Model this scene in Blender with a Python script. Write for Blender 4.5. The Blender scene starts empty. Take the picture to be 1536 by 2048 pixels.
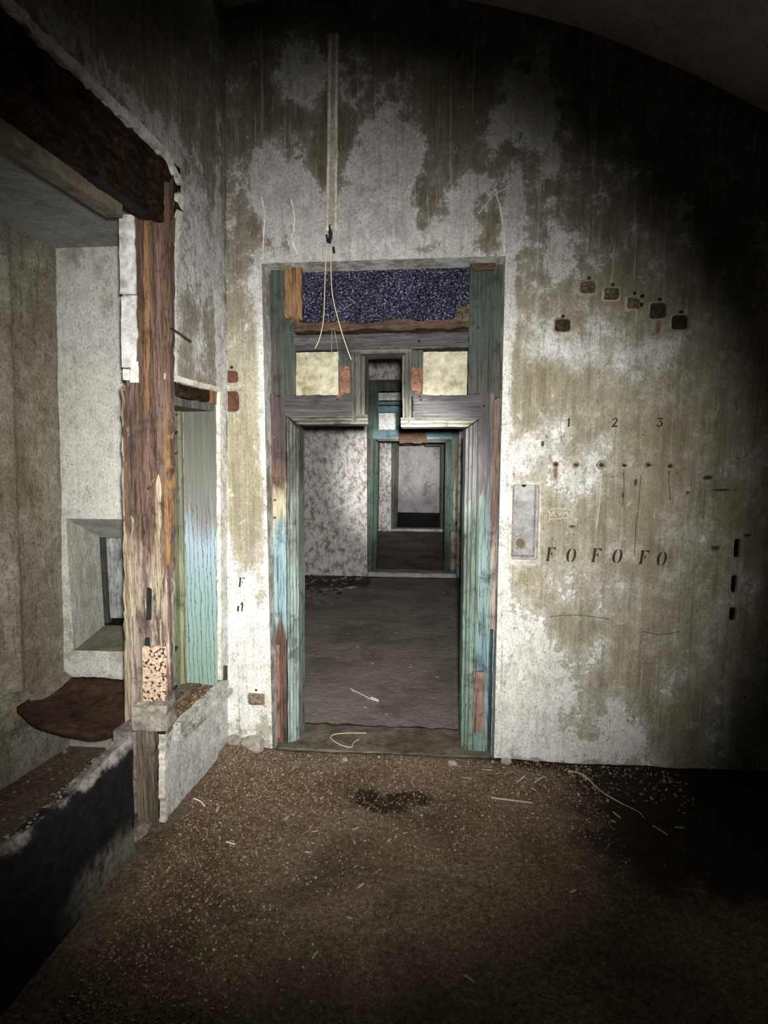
import bpy, bmesh, math, random
import numpy as np
from mathutils import Vector, Matrix, noise as MN

# ------------------------------------------------------------------ camera
F = 1100.0                       # focal length in pixels of the 1536x2048 frame
HC = 1.5                         # camera height
VPX, VPY = 865.0, 905.0          # where the corridor axis vanishes
_p = math.atan((1024 - VPY) / F)
_a = math.atan((VPX - 768) / F * math.cos(_p))
RT = Vector((math.cos(_a), math.sin(_a), 0))
FW = Vector((-math.sin(_a) * math.cos(_p), math.cos(_a) * math.cos(_p), -math.sin(_p)))
UP = RT.cross(FW)
cam_d = bpy.data.cameras.new('camera')
cam = bpy.data.objects.new('camera', cam_d)
C = bpy.context.scene.collection
C.objects.link(cam)
cam.matrix_world = Matrix(((RT.x, UP.x, -FW.x, 0), (RT.y, UP.y, -FW.y, 0), (RT.z, UP.z, -FW.z, HC), (0, 0, 0, 1)))
cam_d.sensor_width = 36; cam_d.lens = F / 2048 * 36
cam_d.clip_start = 0.05
bpy.context.scene.camera = cam
vs_ = bpy.context.scene.view_settings
vs_.view_transform = 'Standard'; vs_.look = 'None'; vs_.gamma = 1.0; vs_.use_curve_mapping = False
vs_.exposure = 0.0
w = bpy.data.worlds.new('night'); bpy.context.scene.world = w; w.use_nodes = True
w.node_tree.nodes['Background'].inputs[0].default_value = (0.6, 0.65, 0.75, 1)
w.node_tree.nodes['Background'].inputs[1].default_value = 0.0

def torch(name, loc, target, watts, angle, blend, size=0.03, col=(1, 0.98, 0.955)):
    d = bpy.data.lights.new(name, 'SPOT'); d.energy = watts; d.spot_size = math.radians(angle)
    d.spot_blend = blend; d.shadow_soft_size = size; d.color = col
    o = bpy.data.objects.new(name, d); C.objects.link(o); o.location = loc
    o.rotation_euler = (Vector(target) - Vector(loc)).to_track_quat('-Z', 'Y').to_euler()
    return o
# the photographer's hand torch: wide spill, beam and narrow hot spot from one place beside the camera
TL = (0.035, 0.0, 1.555)
torch('torch_spill', TL, (-0.48, 2.53, 1.20), 520, 86, 1.0)
torch('torch_beam', TL, (-0.55, 2.53, 0.98), 185, 54, 1.0)
torch('torch_hotspot', TL, (-0.30, 6.5, 1.20), 2600, 18, 0.9)
torch('torch_core', TL, (-0.35, 10.5, 1.25), 4000, 8, 0.9)

# ------------------------------------------------------------------ pixel -> place helpers (plane given in metres)
def ray(px, py): return FW * F + RT * (px - 768) + UP * (1024 - py)
def onY(px, py, Y):
    v = ray(px, py); return Vector((0, 0, HC)) + v * (Y / v.y)
def onZ(px, py, Z):
    v = ray(px, py); return Vector((0, 0, HC)) + v * ((Z - HC) / v.z)
D = 2.53
LN = Vector((1, -0.085, -0.028)); LD = -1.005 - 0.085 * D
def onL(px, py, off=0.0):
    v = ray(px, py); o = Vector((0, 0, HC)); return o + v * ((LD + off - LN.dot(o)) / LN.dot(v))
def Lp(Y, z, off=0.0): return Vector((LD + 0.085 * Y + 0.028 * z + off, Y, z))   # off > 0: towards the room

# ------------------------------------------------------------------ material helpers
class M:
    def __init__(s, name, rough=0.9, spec=0.2):
        s.m = bpy.data.materials.new(name); s.m.use_nodes = True; s.nt = s.m.node_tree
        s.b = s.nt.nodes['Principled BSDF']; s.b.inputs['Roughness'].default_value = rough
        s.b.inputs['Specular IOR Level'].default_value = spec
        s.pos = s.nt.nodes.new('ShaderNodeNewGeometry').outputs['Position']
        s.h = None
    def new(s, t): return s.nt.nodes.new(t)
    def put(s, sock, v):
        if v is None: return
        if isinstance(v, bpy.types.NodeSocket): s.nt.links.new(v, sock)
        else:
            if isinstance(v, tuple) and len(v) == 3 and sock.type == 'RGBA': v = (*v, 1)
            sock.default_value = v
    def sc(s, vec, k):
        n = s.new('ShaderNodeVectorMath'); n.operation = 'MULTIPLY'; s.put(n.inputs[0], vec); n.inputs[1].default_value = k; return n.outputs[0]
    def noise(s, vec, scale, detail=6, rough=0.6, dist=0.0):
        n = s.new('ShaderNodeTexNoise'); s.put(n.inputs['Vector'], vec)
        for k, v in (('Scale', scale), ('Detail', detail), ('Roughness', rough), ('Distortion', dist)): n.inputs[k].default_value = v
        return n.outputs[0]
    def voro(s, vec, scale, feature='F1', out='Distance'):
        n = s.new('ShaderNodeTexVoronoi'); n.feature = feature; s.put(n.inputs['Vector'], vec); n.inputs['Scale'].default_value = scale
        return n.outputs[out]
    def mr(s, x, a, b, c=0.0, d=1.0, smooth=True):
        n = s.new('ShaderNodeMapRange'); n.interpolation_type = 'SMOOTHSTEP' if smooth else 'LINEAR'
        s.put(n.inputs[0], x)
        for i, v in enumerate((a, b, c, d)): n.inputs[i + 1].default_value = v
        return n.outputs[0]
    def ma(s, op, a, b=0.0, clamp=False):
        n = s.new('ShaderNodeMath'); n.operation = op; n.use_clamp = clamp; s.put(n.inputs[0], a); s.put(n.inputs[1], b); return n.outputs[0]
    def mix(s, f, a, b):
        n = s.new('ShaderNodeMix'); n.data_type = 'RGBA'; s.put(n.inputs[0], f); s.put(n.inputs[6], a); s.put(n.inputs[7], b); return n.outputs[2]
    def ramp(s, f, st):
        n = s.new('ShaderNodeValToRGB'); e = n.color_ramp.elements
        while len(e) > 1: e.remove(e[-1])
        e[0].position = st[0][0]; e[0].color = (*st[0][1], 1)
        for p, c in st[1:]:
            x = e.new(p); x.color = (*c, 1)
        s.put(n.inputs[0], f); return n.outputs[0]
    def xyz(s, vec):
        n = s.new('ShaderNodeSeparateXYZ'); s.put(n.inputs[0], vec); return n.outputs
    def attr(s, nm):
        n = s.new('ShaderNodeAttribute'); n.attribute_name = nm
        q = s.new('ShaderNodeSeparateColor'); s.put(q.inputs[0], n.outputs['Color']); return q.outputs
    def bump(s, h, strength=0.5, dist=0.01):
        n = s.new('ShaderNodeBump'); n.inputs['Strength'].default_value = strength; n.inputs['Distance'].default_value = dist
        s.put(n.inputs['Height'], h)
        if s.h is not None: s.put(n.inputs['Normal'], s.h)
        s.h = n.outputs[0]
    def done(s, col, rough=None):
        s.put(s.b.inputs['Base Color'], col)
        if rough is not None: s.put(s.b.inputs['Roughness'], rough)
        if s.h is not None: s.put(s.b.inputs['Normal'], s.h)
        return s.m

def plaster(name, old=((.17, .152, .095), (.37, .335, .235)), new=((.50, .50, .45), (.82, .82, .78)), bias=0.0, lilac=0.0, cell=3.2, sharp=.05,
            speck=0.5, streak=1.0, kn=1.5, dark=(.035, .03, .024), use_attr=True, bstr=.55):
    g = M(name)
    st = g.noise(g.sc(g.pos, (26, 26, 1.3)), 1.0, 5, .65)
    st2 = g.noise(g.sc(g.pos, (90, 90, 5)), 1.0, 3, .6)
    n1 = g.noise(g.sc(g.pos, (1, 1, .65)), cell, 9, .66, .3)
    n2 = g.noise(g.pos, 16, 7, .7)
    n3 = g.noise(g.pos, 70, 5, .7)
    v = g.ma('ADD', g.ma('MULTIPLY', st, .55 * streak), g.ma('ADD', g.ma('MULTIPLY', n1, .35), g.ma('MULTIPLY', st2, .25 * streak)))
    if streak < .7: v = g.ma('ADD', v, .4 * (1 - streak))
    base = g.ramp(v, [(.40, old[0]), (.72, old[1])])
    base = g.mix(g.mr(n3, .62, .72), base, tuple(x * .45 for x in old[0]))
    wv = g.ma('ADD', g.ma('MULTIPLY', n2, .6), g.ma('MULTIPLY', n3, .4))
    wh = g.ramp(wv, [(.36, new[0]), (.58, new[1])])
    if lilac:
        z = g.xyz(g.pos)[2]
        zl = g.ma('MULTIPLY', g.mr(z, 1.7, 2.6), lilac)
        wh = g.mix(zl, wh, g.ramp(wv, [(.36, (.22, .20, .205)), (.6, (.47, .45, .46))]))  # lilac grey plaster, darkened further to paint in the torch's falloff
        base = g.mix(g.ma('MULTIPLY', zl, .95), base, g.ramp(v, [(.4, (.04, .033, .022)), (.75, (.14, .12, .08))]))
    if use_attr:
        a = g.attr('mask')
        m = g.ma('ADD', a[0], g.ma('ADD', g.ma('MULTIPLY', g.ma('SUBTRACT', n1, .5), kn), g.ma('MULTIPLY', g.ma('SUBTRACT', n2, .5), 1.0)))
    else:
        m = g.ma('ADD', .5, g.ma('ADD', g.ma('MULTIPLY', g.ma('SUBTRACT', n1, .5), kn), g.ma('MULTIPLY', g.ma('SUBTRACT', n2, .5), .75)))
    m = g.ma('ADD', m, g.ma('MULTIPLY', g.ma('SUBTRACT', n3, .5), .4)); m = g.ma('ADD', m, bias)
    mm = g.mr(m, .5 - sharp, .5 + sharp)
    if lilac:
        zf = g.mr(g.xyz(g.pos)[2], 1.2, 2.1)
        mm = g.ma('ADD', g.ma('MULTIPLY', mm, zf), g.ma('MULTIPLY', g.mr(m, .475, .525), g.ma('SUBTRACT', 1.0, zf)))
    soft = g.mr(m, .05, .75)
    cloud = g.mr(g.noise(g.pos, cell * 2.3, 6, .7, .6), .35, .65, .45, 1.0)
    col = g.mix(g.ma('MULTIPLY', soft, .55), base, wh)
    col = g.mix(g.ma('MULTIPLY', g.ma('MULTIPLY', mm, .85), cloud), col, wh)
    rim = g.ma('MULTIPLY', g.ma('MULTIPLY', mm, g.ma('SUBTRACT', 1.0, mm)), 2.4)
    col = g.mix(g.ma('MULTIPLY', rim, .5), col, new[1])
    rain = g.noise(g.sc(g.pos, (55, 55, 1.6)), 1.0, 6, .75, .2)
    col = g.mix(g.mr(rain, .55, .66, 0, .38 * min(streak, 1)), col, new[0])
    col = g.mix(g.mr(rain, .46, .36, 0, .45 * min(streak, 1)), col, old[0])
    # small chips of pale undercoat
    ch = g.mr(g.noise(g.pos, 38, 4, .75), .66, .69)
    col = g.mix(g.ma('MULTIPLY', ch, speck), col, new[1])
    hf = g.noise(g.sc(g.pos, (1, 1, .6)), 130, 4, .75)
    col = g.mix(g.mr(hf, .50, .36, 0, .5), col, tuple(x * .55 for x in old[0]))
    md = g.noise(g.sc(g.pos, (1, 1, .55)), 27, 6, .78, .8)
    col = g.mix(g.mr(md, .47, .34, 0, .55), col, old[0])
    col = g.mix(g.mr(md, .56, .70, 0, .5), col, wh)
    pit = g.mr(g.noise(g.pos, 48, 3, .6), .70, .73)
    col = g.mix(g.ma('MULTIPLY', pit, .7), col, tuple(x * .3 for x in old[0]))
    if use_attr:
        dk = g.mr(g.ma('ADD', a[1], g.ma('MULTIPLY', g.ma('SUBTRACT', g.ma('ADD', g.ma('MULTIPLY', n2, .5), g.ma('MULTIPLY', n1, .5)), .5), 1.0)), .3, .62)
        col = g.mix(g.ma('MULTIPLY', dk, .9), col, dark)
        ru = g.mr(g.ma('ADD', a[2], g.ma('MULTIPLY', g.ma('SUBTRACT', n3, .5), .8)), .35, .7)
        col = g.mix(g.ma('MULTIPLY', ru, .85), col, (.16, .055, .02))
    g.bump(g.ma('ADD', g.ma('MULTIPLY', mm, .5), g.ma('MULTIPLY', n2, .9)), bstr, .012)
    g.bump(n3, .35, .004)
    return g.done(col)

def wood(name, dark=(.05, .035, .025), light=(.25, .15, .085), paint=(), axis='Z', fine=70.0, along=2.5, peel=.5, rough=.75, pits=.4, bstr=.7, rag=.12):
    """paint: list of (z0, z1, colour, strength) bands of surviving paint"""
    g = M(name, rough, .3)
    k = {'Z': (fine, fine, along), 'X': (along, fine, fine), 'Y': (fine, along, fine)}[axis]
    k2 = {'Z': (fine * .3, fine * .3, along * .5), 'X': (along * .5, fine * .3, fine * .3), 'Y': (fine * .3, along * .5, fine * .3)}[axis]
    gr = g.noise(g.sc(g.pos, k), 1.0, 5, .7, .4)
    g2 = g.noise(g.sc(g.pos, k2), 1.0, 5, .65, .5)
    v = g.ma('ADD', g.ma('MULTIPLY', gr, .5), g.ma('MULTIPLY', g2, .5))
    col = g.ramp(v, [(.36, dark), (.5, tuple((a * .5 + b * .5) for a, b in zip(dark, light))), (.64, light)])
    n1 = g.noise(g.sc(g.pos, tuple(x * .35 for x in k)), 1.0, 6, .7)
    z = g.xyz(g.pos)[2]
    zz = g.ma('ADD', z, g.ma('MULTIPLY', g.ma('SUBTRACT', g2, .5), rag * 8))
    hgt = g.ma('MULTIPLY', v, 1.0)
    for z0, z1, c, st in paint:
        band = g.ma('MULTIPLY', g.mr(zz, z0 - .06, z0 + .06), g.mr(zz, z1 + .06, z1 - .06))
        pk = g.mr(g.ma('ADD', n1, g.ma('MULTIPLY', g2, .35)), .80 - st * .45, .86 - st * .45)
        c2 = g.ramp(g2, [(.35, tuple(x * .55 for x in c)), (.6, c)])
        f = g.ma('MULTIPLY', band, pk)
        col = g.mix(g.ma('MULTIPLY', f, .93), col, c2)
    g3 = g.noise(g.sc(g.pos, tuple(x * 2.6 for x in k)), 1.0, 4, .7)
    col = g.mix(g.mr(g3, .50, .36, 0, .75), col, tuple(x * .45 for x in dark))
    col = g.mix(g.mr(g3, .60, .74, 0, .45), col, tuple(min(.8, x * 1.7 + .03) for x in light))
    gm = g.noise(g.pos, 9, 6, .72, .5)
    col = g.mix(g.mr(gm, .50, .68, 0, .72), col, tuple(x * .6 for x in dark))
    fl = g.noise(g.sc(g.pos, tuple(x * .8 for x in k2)), 2.5, 7, .8)
    col = g.mix(g.mr(fl, .64, .67, 0, .6), col, tuple(min(.8, x * 1.5 + .06) for x in light))
    crack = g.mr(gr, .40, .33)
    col = g.mix(g.ma('MULTIPLY', crack, .8), col, tuple(x * .3 for x in dark))
    g.bump(hgt, bstr, .012)
    g.bump(g.noise(g.pos, 160, 3, .6), .25, .003)
    return g.done(col)

def rough_mat(name, c1, c2, scale=30, bstr=.8, dist=.01, rough=.9, c3=None, spec=.2):
    g = M(name, rough, spec)
    n = g.noise(g.pos, scale, 7, .7, .3); n2 = g.noise(g.pos, scale * .18, 5, .6)
    v = g.ma('ADD', g.ma('MULTIPLY', n, .6), g.ma('MULTIPLY', n2, .4))
    st = [(.38, c1), (.6, c2)]
    if c3: st.append((.7, c3))
    col = g.ramp(v, st)
    g.bump(n, bstr, dist); g.bump(g.noise(g.pos, scale * 5, 3, .6), .3, .003)
    return g.done(col)

# ------------------------------------------------------------------ mesh helpers
def link(o, parent=None):
    C.objects.link(o)
    if parent is not None:
        o.parent = parent
        o.matrix_parent_inverse = Matrix.Translation(-Vector(parent.location))
    return o
def mk(name, verts, faces, mat, parent=None, smooth=False):
    me = bpy.data.meshes.new(name); me.from_pydata([tuple(v) for v in verts], [], faces); me.update()
    me.materials.append(mat)
    if smooth: me.polygons.foreach_set('use_smooth', [True] * len(me.polygons))
    return link(bpy.data.objects.new(name, me), parent)
def tag(o, label=None, cat=None, group=None, kind=None):
    if label: o['label'] = label
    if cat: o['category'] = cat
    if group: o['group'] = group
    if kind: o['kind'] = kind
    return o
def empty(name, loc, label=None, cat=None, group=None, kind=None):
    o = bpy.data.objects.new(name, None); C.objects.link(o); o.location = loc; o.empty_display_size = .05
    return tag(o, label, cat, group, kind)

def lattice(o, u, v, w, n):
    """surface of a box, corner o, edges u v w, divided n times; returns verts, faces (outward)"""
    idx = {}; V = []; Fc = []
    nu, nv, nw = n
    def p(i, j, k):
        key = (i, j, k)
        if key not in idx:
            idx[key] = len(V); V.append(o + u * (i / nu) + v * (j / nv) + w * (k / nw))
        return idx[key]
    flip = u.cross(v).dot(w) < 0
    def q(a, b, c, d): Fc.append((d, c, b, a) if flip else (a, b, c, d))
    for i in range(nu):
        for j in range(nv):
            q(p(i, j, nw), p(i + 1, j, nw), p(i + 1, j + 1, nw), p(i, j + 1, nw)); q(p(i, j, 0), p(i, j + 1, 0), p(i + 1, j + 1, 0), p(i + 1, j, 0))
    for j in range(nv):
        for k in range(nw):
            q(p(nu, j, k), p(nu, j + 1, k), p(nu, j + 1, k + 1), p(nu, j, k + 1)); q(p(0, j, k), p(0, j, k + 1), p(0, j + 1, k + 1), p(0, j + 1, k))
    for i in range(nu):
        for k in range(nw):
            q(p(i, nv, k), p(i, nv, k + 1), p(i + 1, nv, k + 1), p(i + 1, nv, k)); q(p(i, 0, k), p(i + 1, 0, k), p(i + 1, 0, k + 1), p(i, 0, k + 1))
    return V, Fc

def nz(p, k, seed=0.0):
    return MN.noise(Vector((p[0] * k[0] + seed, p[1] * k[1] + seed * 1.7, p[2] * k[2] - seed)))
SEED = [0.0]
def board(name, o, u, v, w, mat, parent=None, amp=.002, freq=None, step=.02, rag=.0, smooth=False, lump=0.0):
    """a plank or block; grain runs along u; w is thickness. rag: ragged ends along u."""
    SEED[0] += 7.31
    o, u, v, w = map(Vector, (o, u, v, w))
    n = (max(1, min(70, round(u.length / step))), max(1, min(24, round(v.length / step * 2))), max(1, min(6, round(w.length / step))))
    V, Fc = lattice(o, u, v, w, n)
    un = u.normalized(); wn = w.normalized(); vn = v.normalized(); c = o + (u + v + w) / 2
    out = []
    for p in V:
        r = p - o; a = r.dot(un) / u.length; b = r.dot(vn) / v.length
        q = Vector((r.dot(un), r.dot(vn), r.dot(wn)))
        k = freq or (4, 60, 60)
        d1 = nz(q, k, SEED[0]); d2 = nz(q, (14, 9, 9), SEED[0] + 3); d3 = nz(q, (5, 5, 5), SEED[0] + 9)
        sgn = 1 if (p - c).dot(wn) > 0 else -1
        sv = 1 if b > .5 else -1
        e = p + wn * sgn * (d1 * amp + d2 * amp * .8 + d3 * lump)
        if b < .001 or b > .999: e += vn * sv * (d2 * amp * 1.5 + nz(q, (40, 4, 4), SEED[0] + 5) * amp + d3 * lump)
        if a < .001 or a > .999:
            s2 = 1 if a > .5 else -1
            e += un * s2 * (nz(q, (3, 70, 40), SEED[0] + 11) * rag + d1 * amp + d3 * lump)
        out.append(e)
    return mk(name, out, Fc, mat, parent, smooth)

def slab(name, poly, z0, z1, mat, parent=None, axis=2, amp=0.0):
    """prism: poly of 3D points (front), extruded by vector z1-z0 along axis"""
    n = len(poly); d = Vector((0, 0, 0)); d[axis] = z1 - z0
    V = [Vector(p) for p in poly] + [Vector(p) + d for p in poly]
    Fc = [tuple(range(n)), tuple(range(2 * n - 1, n - 1, -1))] + [(i, i + n, (i + 1) % n + n, (i + 1) % n) for i in range(n)]
    o = mk(name, V, Fc, mat, parent)
    bm = bmesh.new(); bm.from_mesh(o.data); bmesh.ops.recalc_face_normals(bm, faces=bm.faces); bm.to_mesh(o.data); bm.free()
    return o

def tube(name, pts, r, mat, parent=None, seg=6, smooth=True, taper=False):
    P = [Vector(p) for p in pts]; V = []; Fc = []
    for i, p in enumerate(P):
        t = (P[min(i + 1, len(P) - 1)] - P[max(i - 1, 0)]).normalized()
        a = t.cross(Vector((.31, .2, .93))).normalized(); b = t.cross(a)
        rr = r * (1 - .7 * i / (len(P) - 1)) if taper else r
        for k in range(seg):
            an = 2 * math.pi * k / seg; V.append(p + (a * math.cos(an) + b * math.sin(an)) * rr)
    for i in range(len(P) - 1):
        for k in range(seg):
            Fc.append((i * seg + k, i * seg + (k + 1) % seg, (i + 1) * seg + (k + 1) % seg, (i + 1) * seg + k))
    Fc.append(tuple(range(seg - 1, -1, -1))); Fc.append(tuple(range((len(P) - 1) * seg, len(P) * seg)))
    return mk(name, V, Fc, mat, parent, smooth)

def spline(pts, n=8):
    P = [Vector(p) for p in pts]; out = []
    for i in range(len(P) - 1):
        p0 = P[max(i - 1, 0)]; p1 = P[i]; p2 = P[i + 1]; p3 = P[min(i + 2, len(P) - 1)]
        for k in range(n):
            t = k / n
            out.append(.5 * ((2 * p1) + (p2 - p0) * t + (2 * p0 - 5 * p1 + 4 * p2 - p3) * t * t + (-p0 + 3 * p1 - 3 * p2 + p3) * t ** 3))
    out.append(P[-1]); return out

def extrude_prof(name, prof, a, b, mapf, mat, parent=None, segs=40, amp=.0012, ca=None, cb=None):
    """moulding: prof points (s,t) swept from a to b; mapf(s,t,l)->point; ca/cb give mitre offset per s"""
    SEED[0] += 3.3; V = []; Fc = []; n = len(prof)
    for i in range(segs + 1):
        for (s, t) in prof:
            aa = a + (ca(s, t) if ca else 0); bb = b + (cb(s, t) if cb else 0)
            l = aa + (bb - aa) * i / segs
            p = mapf(s, t, l)
            d = nz(p, (30, 30, 30), SEED[0]) * amp + nz(p, (5, 5, 5), SEED[0]) * amp
            V.append(p + Vector((d, d * 1.2, d)))
    for i in range(segs):
        for k in range(n):
            Fc.append((i * n + k, i * n + (k + 1) % n, (i + 1) * n + (k + 1) % n, (i + 1) * n + k))
    Fc.append(tuple(range(n))); Fc.append(tuple(range(segs * n + n - 1, segs * n - 1, -1)))
    o = mk(name, V, Fc, mat, parent)
    bm = bmesh.new(); bm.from_mesh(o.data); bmesh.ops.recalc_face_normals(bm, faces=bm.faces); bm.to_mesh(o.data); bm.free()
    return o

def lines(a, b, step, extra):
    n = max(1, round((b - a) / step)); L = list(np.linspace(a, b, n + 1))
    ex = sorted(set(round(e, 5) for e in extra if a < e < b)); ex = [e for i, e in enumerate(ex) if i == 0 or e - ex[i - 1] > 2e-3 or True]
    L = [x for x in L if all(abs(x - e) > step * .35 for e in ex) or x in (a, b)] + ex
    return sorted(L)

def wall_grid(name, fn, ua, ub, va, vb, step, holes, mat, mask=None, amp=.004, keep=None, parent=None, stepv=None, flip=False, nrm=(0, -1, 0)):
    us = lines(ua, ub, step, [h[i] for h in holes for i in (0, 1)]); vs = lines(va, vb, stepv or step, [h[i] for h in holes for i in (2, 3)])
    nu, nv = len(us), len(vs); V = []; col = []; N = Vector(nrm)
    for v in vs:
        for u in us:
            p = fn(u, v)
            d = amp * (MN.noise(Vector((u * 3, v * 3, 1.3))) + .5 * MN.noise(Vector((u * 13, v * 13, 4.3))))
            V.append(p + N * d)
            if mask: col.append(mask(u, v))
    Fc = []
    for j in range(nv - 1):
        cv = (vs[j] + vs[j + 1]) / 2
        for i in range(nu - 1):
            cu = (us[i] + us[i + 1]) / 2
            if any(h[0] < cu < h[1] and h[2] < cv < h[3] for h in holes): continue
            if keep and not keep(cu, cv): continue
            q = (j * nu + i, j * nu + i + 1, (j + 1) * nu + i + 1, (j + 1) * nu + i)
            Fc.append(q[::-1] if flip else q)
    o = mk(name, V, Fc, mat, parent, True)
    if mask:
        at = o.data.color_attributes.new('mask', 'FLOAT_COLOR', 'POINT')
        arr = np.ones((len(V), 4), dtype=np.float32); arr[:, :3] = np.array(col, dtype=np.float32)
        at.data.foreach_set('color', arr.ravel())
    return o

def blobs(lst):
    def f(x, z):
        s = 0.0
        for (cx, cz, rx, rz, a) in lst:
            d = ((x - cx) / rx) ** 2 + ((z - cz) / rz) ** 2
            if d < 4: s += a * math.exp(-d * 1.1)
        return s
    return f
def pb(L, Y=D, conv=None):
    out = []
    for (px, py, rx, ry, a) in L:
        p = onY(px, py, Y); s = Y / F * 1.0; out.append((p.x, p.z, rx * s, ry * s, a))
    return out

# ------------------------------------------------------------------ materials
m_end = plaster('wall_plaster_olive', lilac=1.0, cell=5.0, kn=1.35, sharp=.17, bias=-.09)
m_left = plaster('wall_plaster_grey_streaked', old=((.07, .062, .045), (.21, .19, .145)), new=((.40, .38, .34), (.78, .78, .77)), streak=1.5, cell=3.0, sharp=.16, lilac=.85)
m_side = plaster('wall_plaster_chalky', old=((.22, .21, .16), (.42, .41, .34)), new=((.50, .50, .45), (.68, .68, .63)), streak=.5, cell=6, sharp=.2, speck=.15, bstr=.35)
m_side2 = plaster('wall_plaster_brown_streaked', old=((.05, .04, .025), (.17, .14, .09)), new=((.25, .22, .165), (.40, .37, .30)), streak=1.4, cell=3.5, sharp=.2, speck=.15, bias=-.08, use_attr=False, bstr=.8)
m_mottle = plaster('wall_plaster_leopard', old=((.12, .10, .06), (.22, .19, .12)), new=((.52, .50, .48), (.74, .72, .71)), streak=.4, cell=17, sharp=.07, speck=.3, bias=.07, kn=1.9, use_attr=False)
m_far = plaster('wall_plaster_far_grey', old=((.16, .15, .14), (.28, .27, .26)), new=((.40, .39, .40), (.55, .54, .55)), streak=.6, cell=4, sharp=.25, speck=.1, use_attr=False)
m_ceil = plaster('ceiling_plaster', old=((.26, .24, .21), (.36, .34, .30)), new=((.42, .40, .37), (.5, .48, .45)), streak=.3, cell=2, sharp=.3, speck=.05, use_attr=False)
m_edge = rough_mat('broken_plaster_edge', (.30, .28, .22), (.72, .70, .62), 45, .8, .006)
m_mortar = rough_mat('mortar', (.10, .085, .075), (.34, .29, .26), 60, .9, .006)
m_black = rough_mat('tar_and_gap_black', (.006, .006, .007), (.02, .02, .022), 40, .6, .006, .7)  # tar colour, also used to paint shade into slots, recess and lintel gap
m_dark = rough_mat('nail_and_shade_dark', (.008, .007, .006), (.03, .025, .02), 40, .8, .01)  # nail black; elsewhere paints shade into holes, gouges and the last floor
m_brick = rough_mat('red_brick', (.05, .025, .018), (.15, .065, .045), 70, .9, .008)
m_rust = rough_mat('rust', (.06, .026, .015), (.22, .115, .072), 70, .7, .003, .85)
m_rustd = rough_mat('rust_dark', (.03, .015, .008), (.10, .045, .02), 60, .8, .006, .85)
m_stone = rough_mat('grey_stone', (.16, .14, .11), (.42, .39, .33), 35, .9, .008)
m_cream = rough_mat('cream_block', (.19, .16, .085), (.47, .45, .35), 24, .5, .004, c3=(.66, .65, .60))
m_whitebk = rough_mat('whitewashed_brick', (.30, .29, .26), (.78, .77, .73), 28, .6, .006)
m_basin = rough_mat('rusty_crust', (.022, .011, .007), (.12, .056, .034), 24, 1.0, .03, .9, c3=(.30, .19, .14))
def crust(name):
    g = M(name, .95, .1)
    n = g.noise(g.pos, 22, 8, .75, .8); n2 = g.noise(g.sc(g.pos, (40, 9, 40)), 1.0, 6, .7, .6); n3 = g.noise(g.pos, 95, 5, .7)
    v = g.ma('ADD', g.ma('MULTIPLY', n, .45), g.ma('ADD', g.ma('MULTIPLY', n2, .35), g.ma('MULTIPLY', n3, .2)))
    col = g.ramp(v, [(.40, (.004, .003, .002)), (.50, (.028, .016, .009)), (.58, (.075, .042, .022)), (.66, (.16, .11, .07))])
    g.bump(n, 1.0, .02); g.bump(n3, .9, .006); return g.done(col)
m_rot = crust('rotten_lintel_wood')
m_rotX = wood('rotten_beam_wood', (.015, .009, .006), (.13, .075, .04), axis='X', fine=60, along=6, bstr=1.0)
m_post = wood('rotten_post_wood', (.035, .018, .012), (.18, .11, .07), axis='Z', paint=[(-.2, 1.15, (.36, .29, .225), .55)], bstr=1.0, along=2.0)
m_post2 = wood('rotten_post_wood_grey', (.045, .027, .024), (.20, .13, .105), axis='Z', paint=[(-.2, 1.1, (.42, .36, .30), .4)], bstr=1.0)
m_orange = wood('bare_orange_wood', (.06, .028, .012), (.32, .18, .085), axis='Z', bstr=.9)
m_pale = wood('pale_splintered_wood', (.12, .085, .05), (.46, .38, .27), axis='Z', bstr=.9)
m_boardlow = wood('low_board_wood', (.05, .04, .03), (.26, .20, .14), axis='Z', bstr=.8)
AQ = (.33, .43, .38); BL = (.33, .50, .57); GN = (.16, .24, .19); MG = (.14, .155, .13)
m_stL = wood('stile_paint_left', (.04, .02, .016), (.20, .115, .085), axis='Z', paint=[(1.45, 3, (.065, .052, .052), .55), (.62, 1.18, (.30, .45, .48), .8), (1.18, 1.32, (.55, .50, .33), .6)])
m_stLu = wood('stile_upper_dark', (.022, .024, .019), (.085, .09, .07), axis='Z', paint=[(1.9, 3, (.055, .068, .056), .6)])
m_jamb = wood('jamb_paint', (.055, .058, .048), (.26, .25, .20), axis='Z', paint=[(-.2, 1.0, AQ, .8), (1.0, 1.35, (.25, .29, .24), .7), (1.35, 2.2, (.08, .083, .072), .5)], peel=.6)
m_jambG = wood('jamb_green_paint', (.035, .042, .03), (.15, .17, .13), axis='Z', paint=[(-.2, .8, (.22, .31, .24), .75), (.8, 1.25, (.16, .20, .165), .6), (1.25, 2, (.075, .07, .072), .6)])
m_jambR = wood('jamb_right_paint', (.05, .045, .045), (.22, .19, .18), axis='Z', paint=[(-.2, 1.18, (.22, .33, .31), .85), (.2, .62, (.20, .33, .40), .6), (1.2, 2, (.06, .05, .055), .5)])
m_railX = wood('rail_grey_wood', (.028, .026, .026), (.15, .135, .125), axis='X', along=3, paint=[(1.2, 3, (.062, .058, .062), .5)])
m_railX2 = wood('rail_mould_wood', (.035, .036, .028), (.20, .19, .15), axis='X', along=3)
m_slot = wood('slot_lining_wood', (.03, .031, .025), (.17, .165, .13), axis='Z')
m_blue2 = wood('far_door_blue_paint', (.06, .08, .08), (.12, .18, .20), axis='X', along=3, paint=[(1.2, 3, (.15, .25, .28), .7)])
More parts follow.
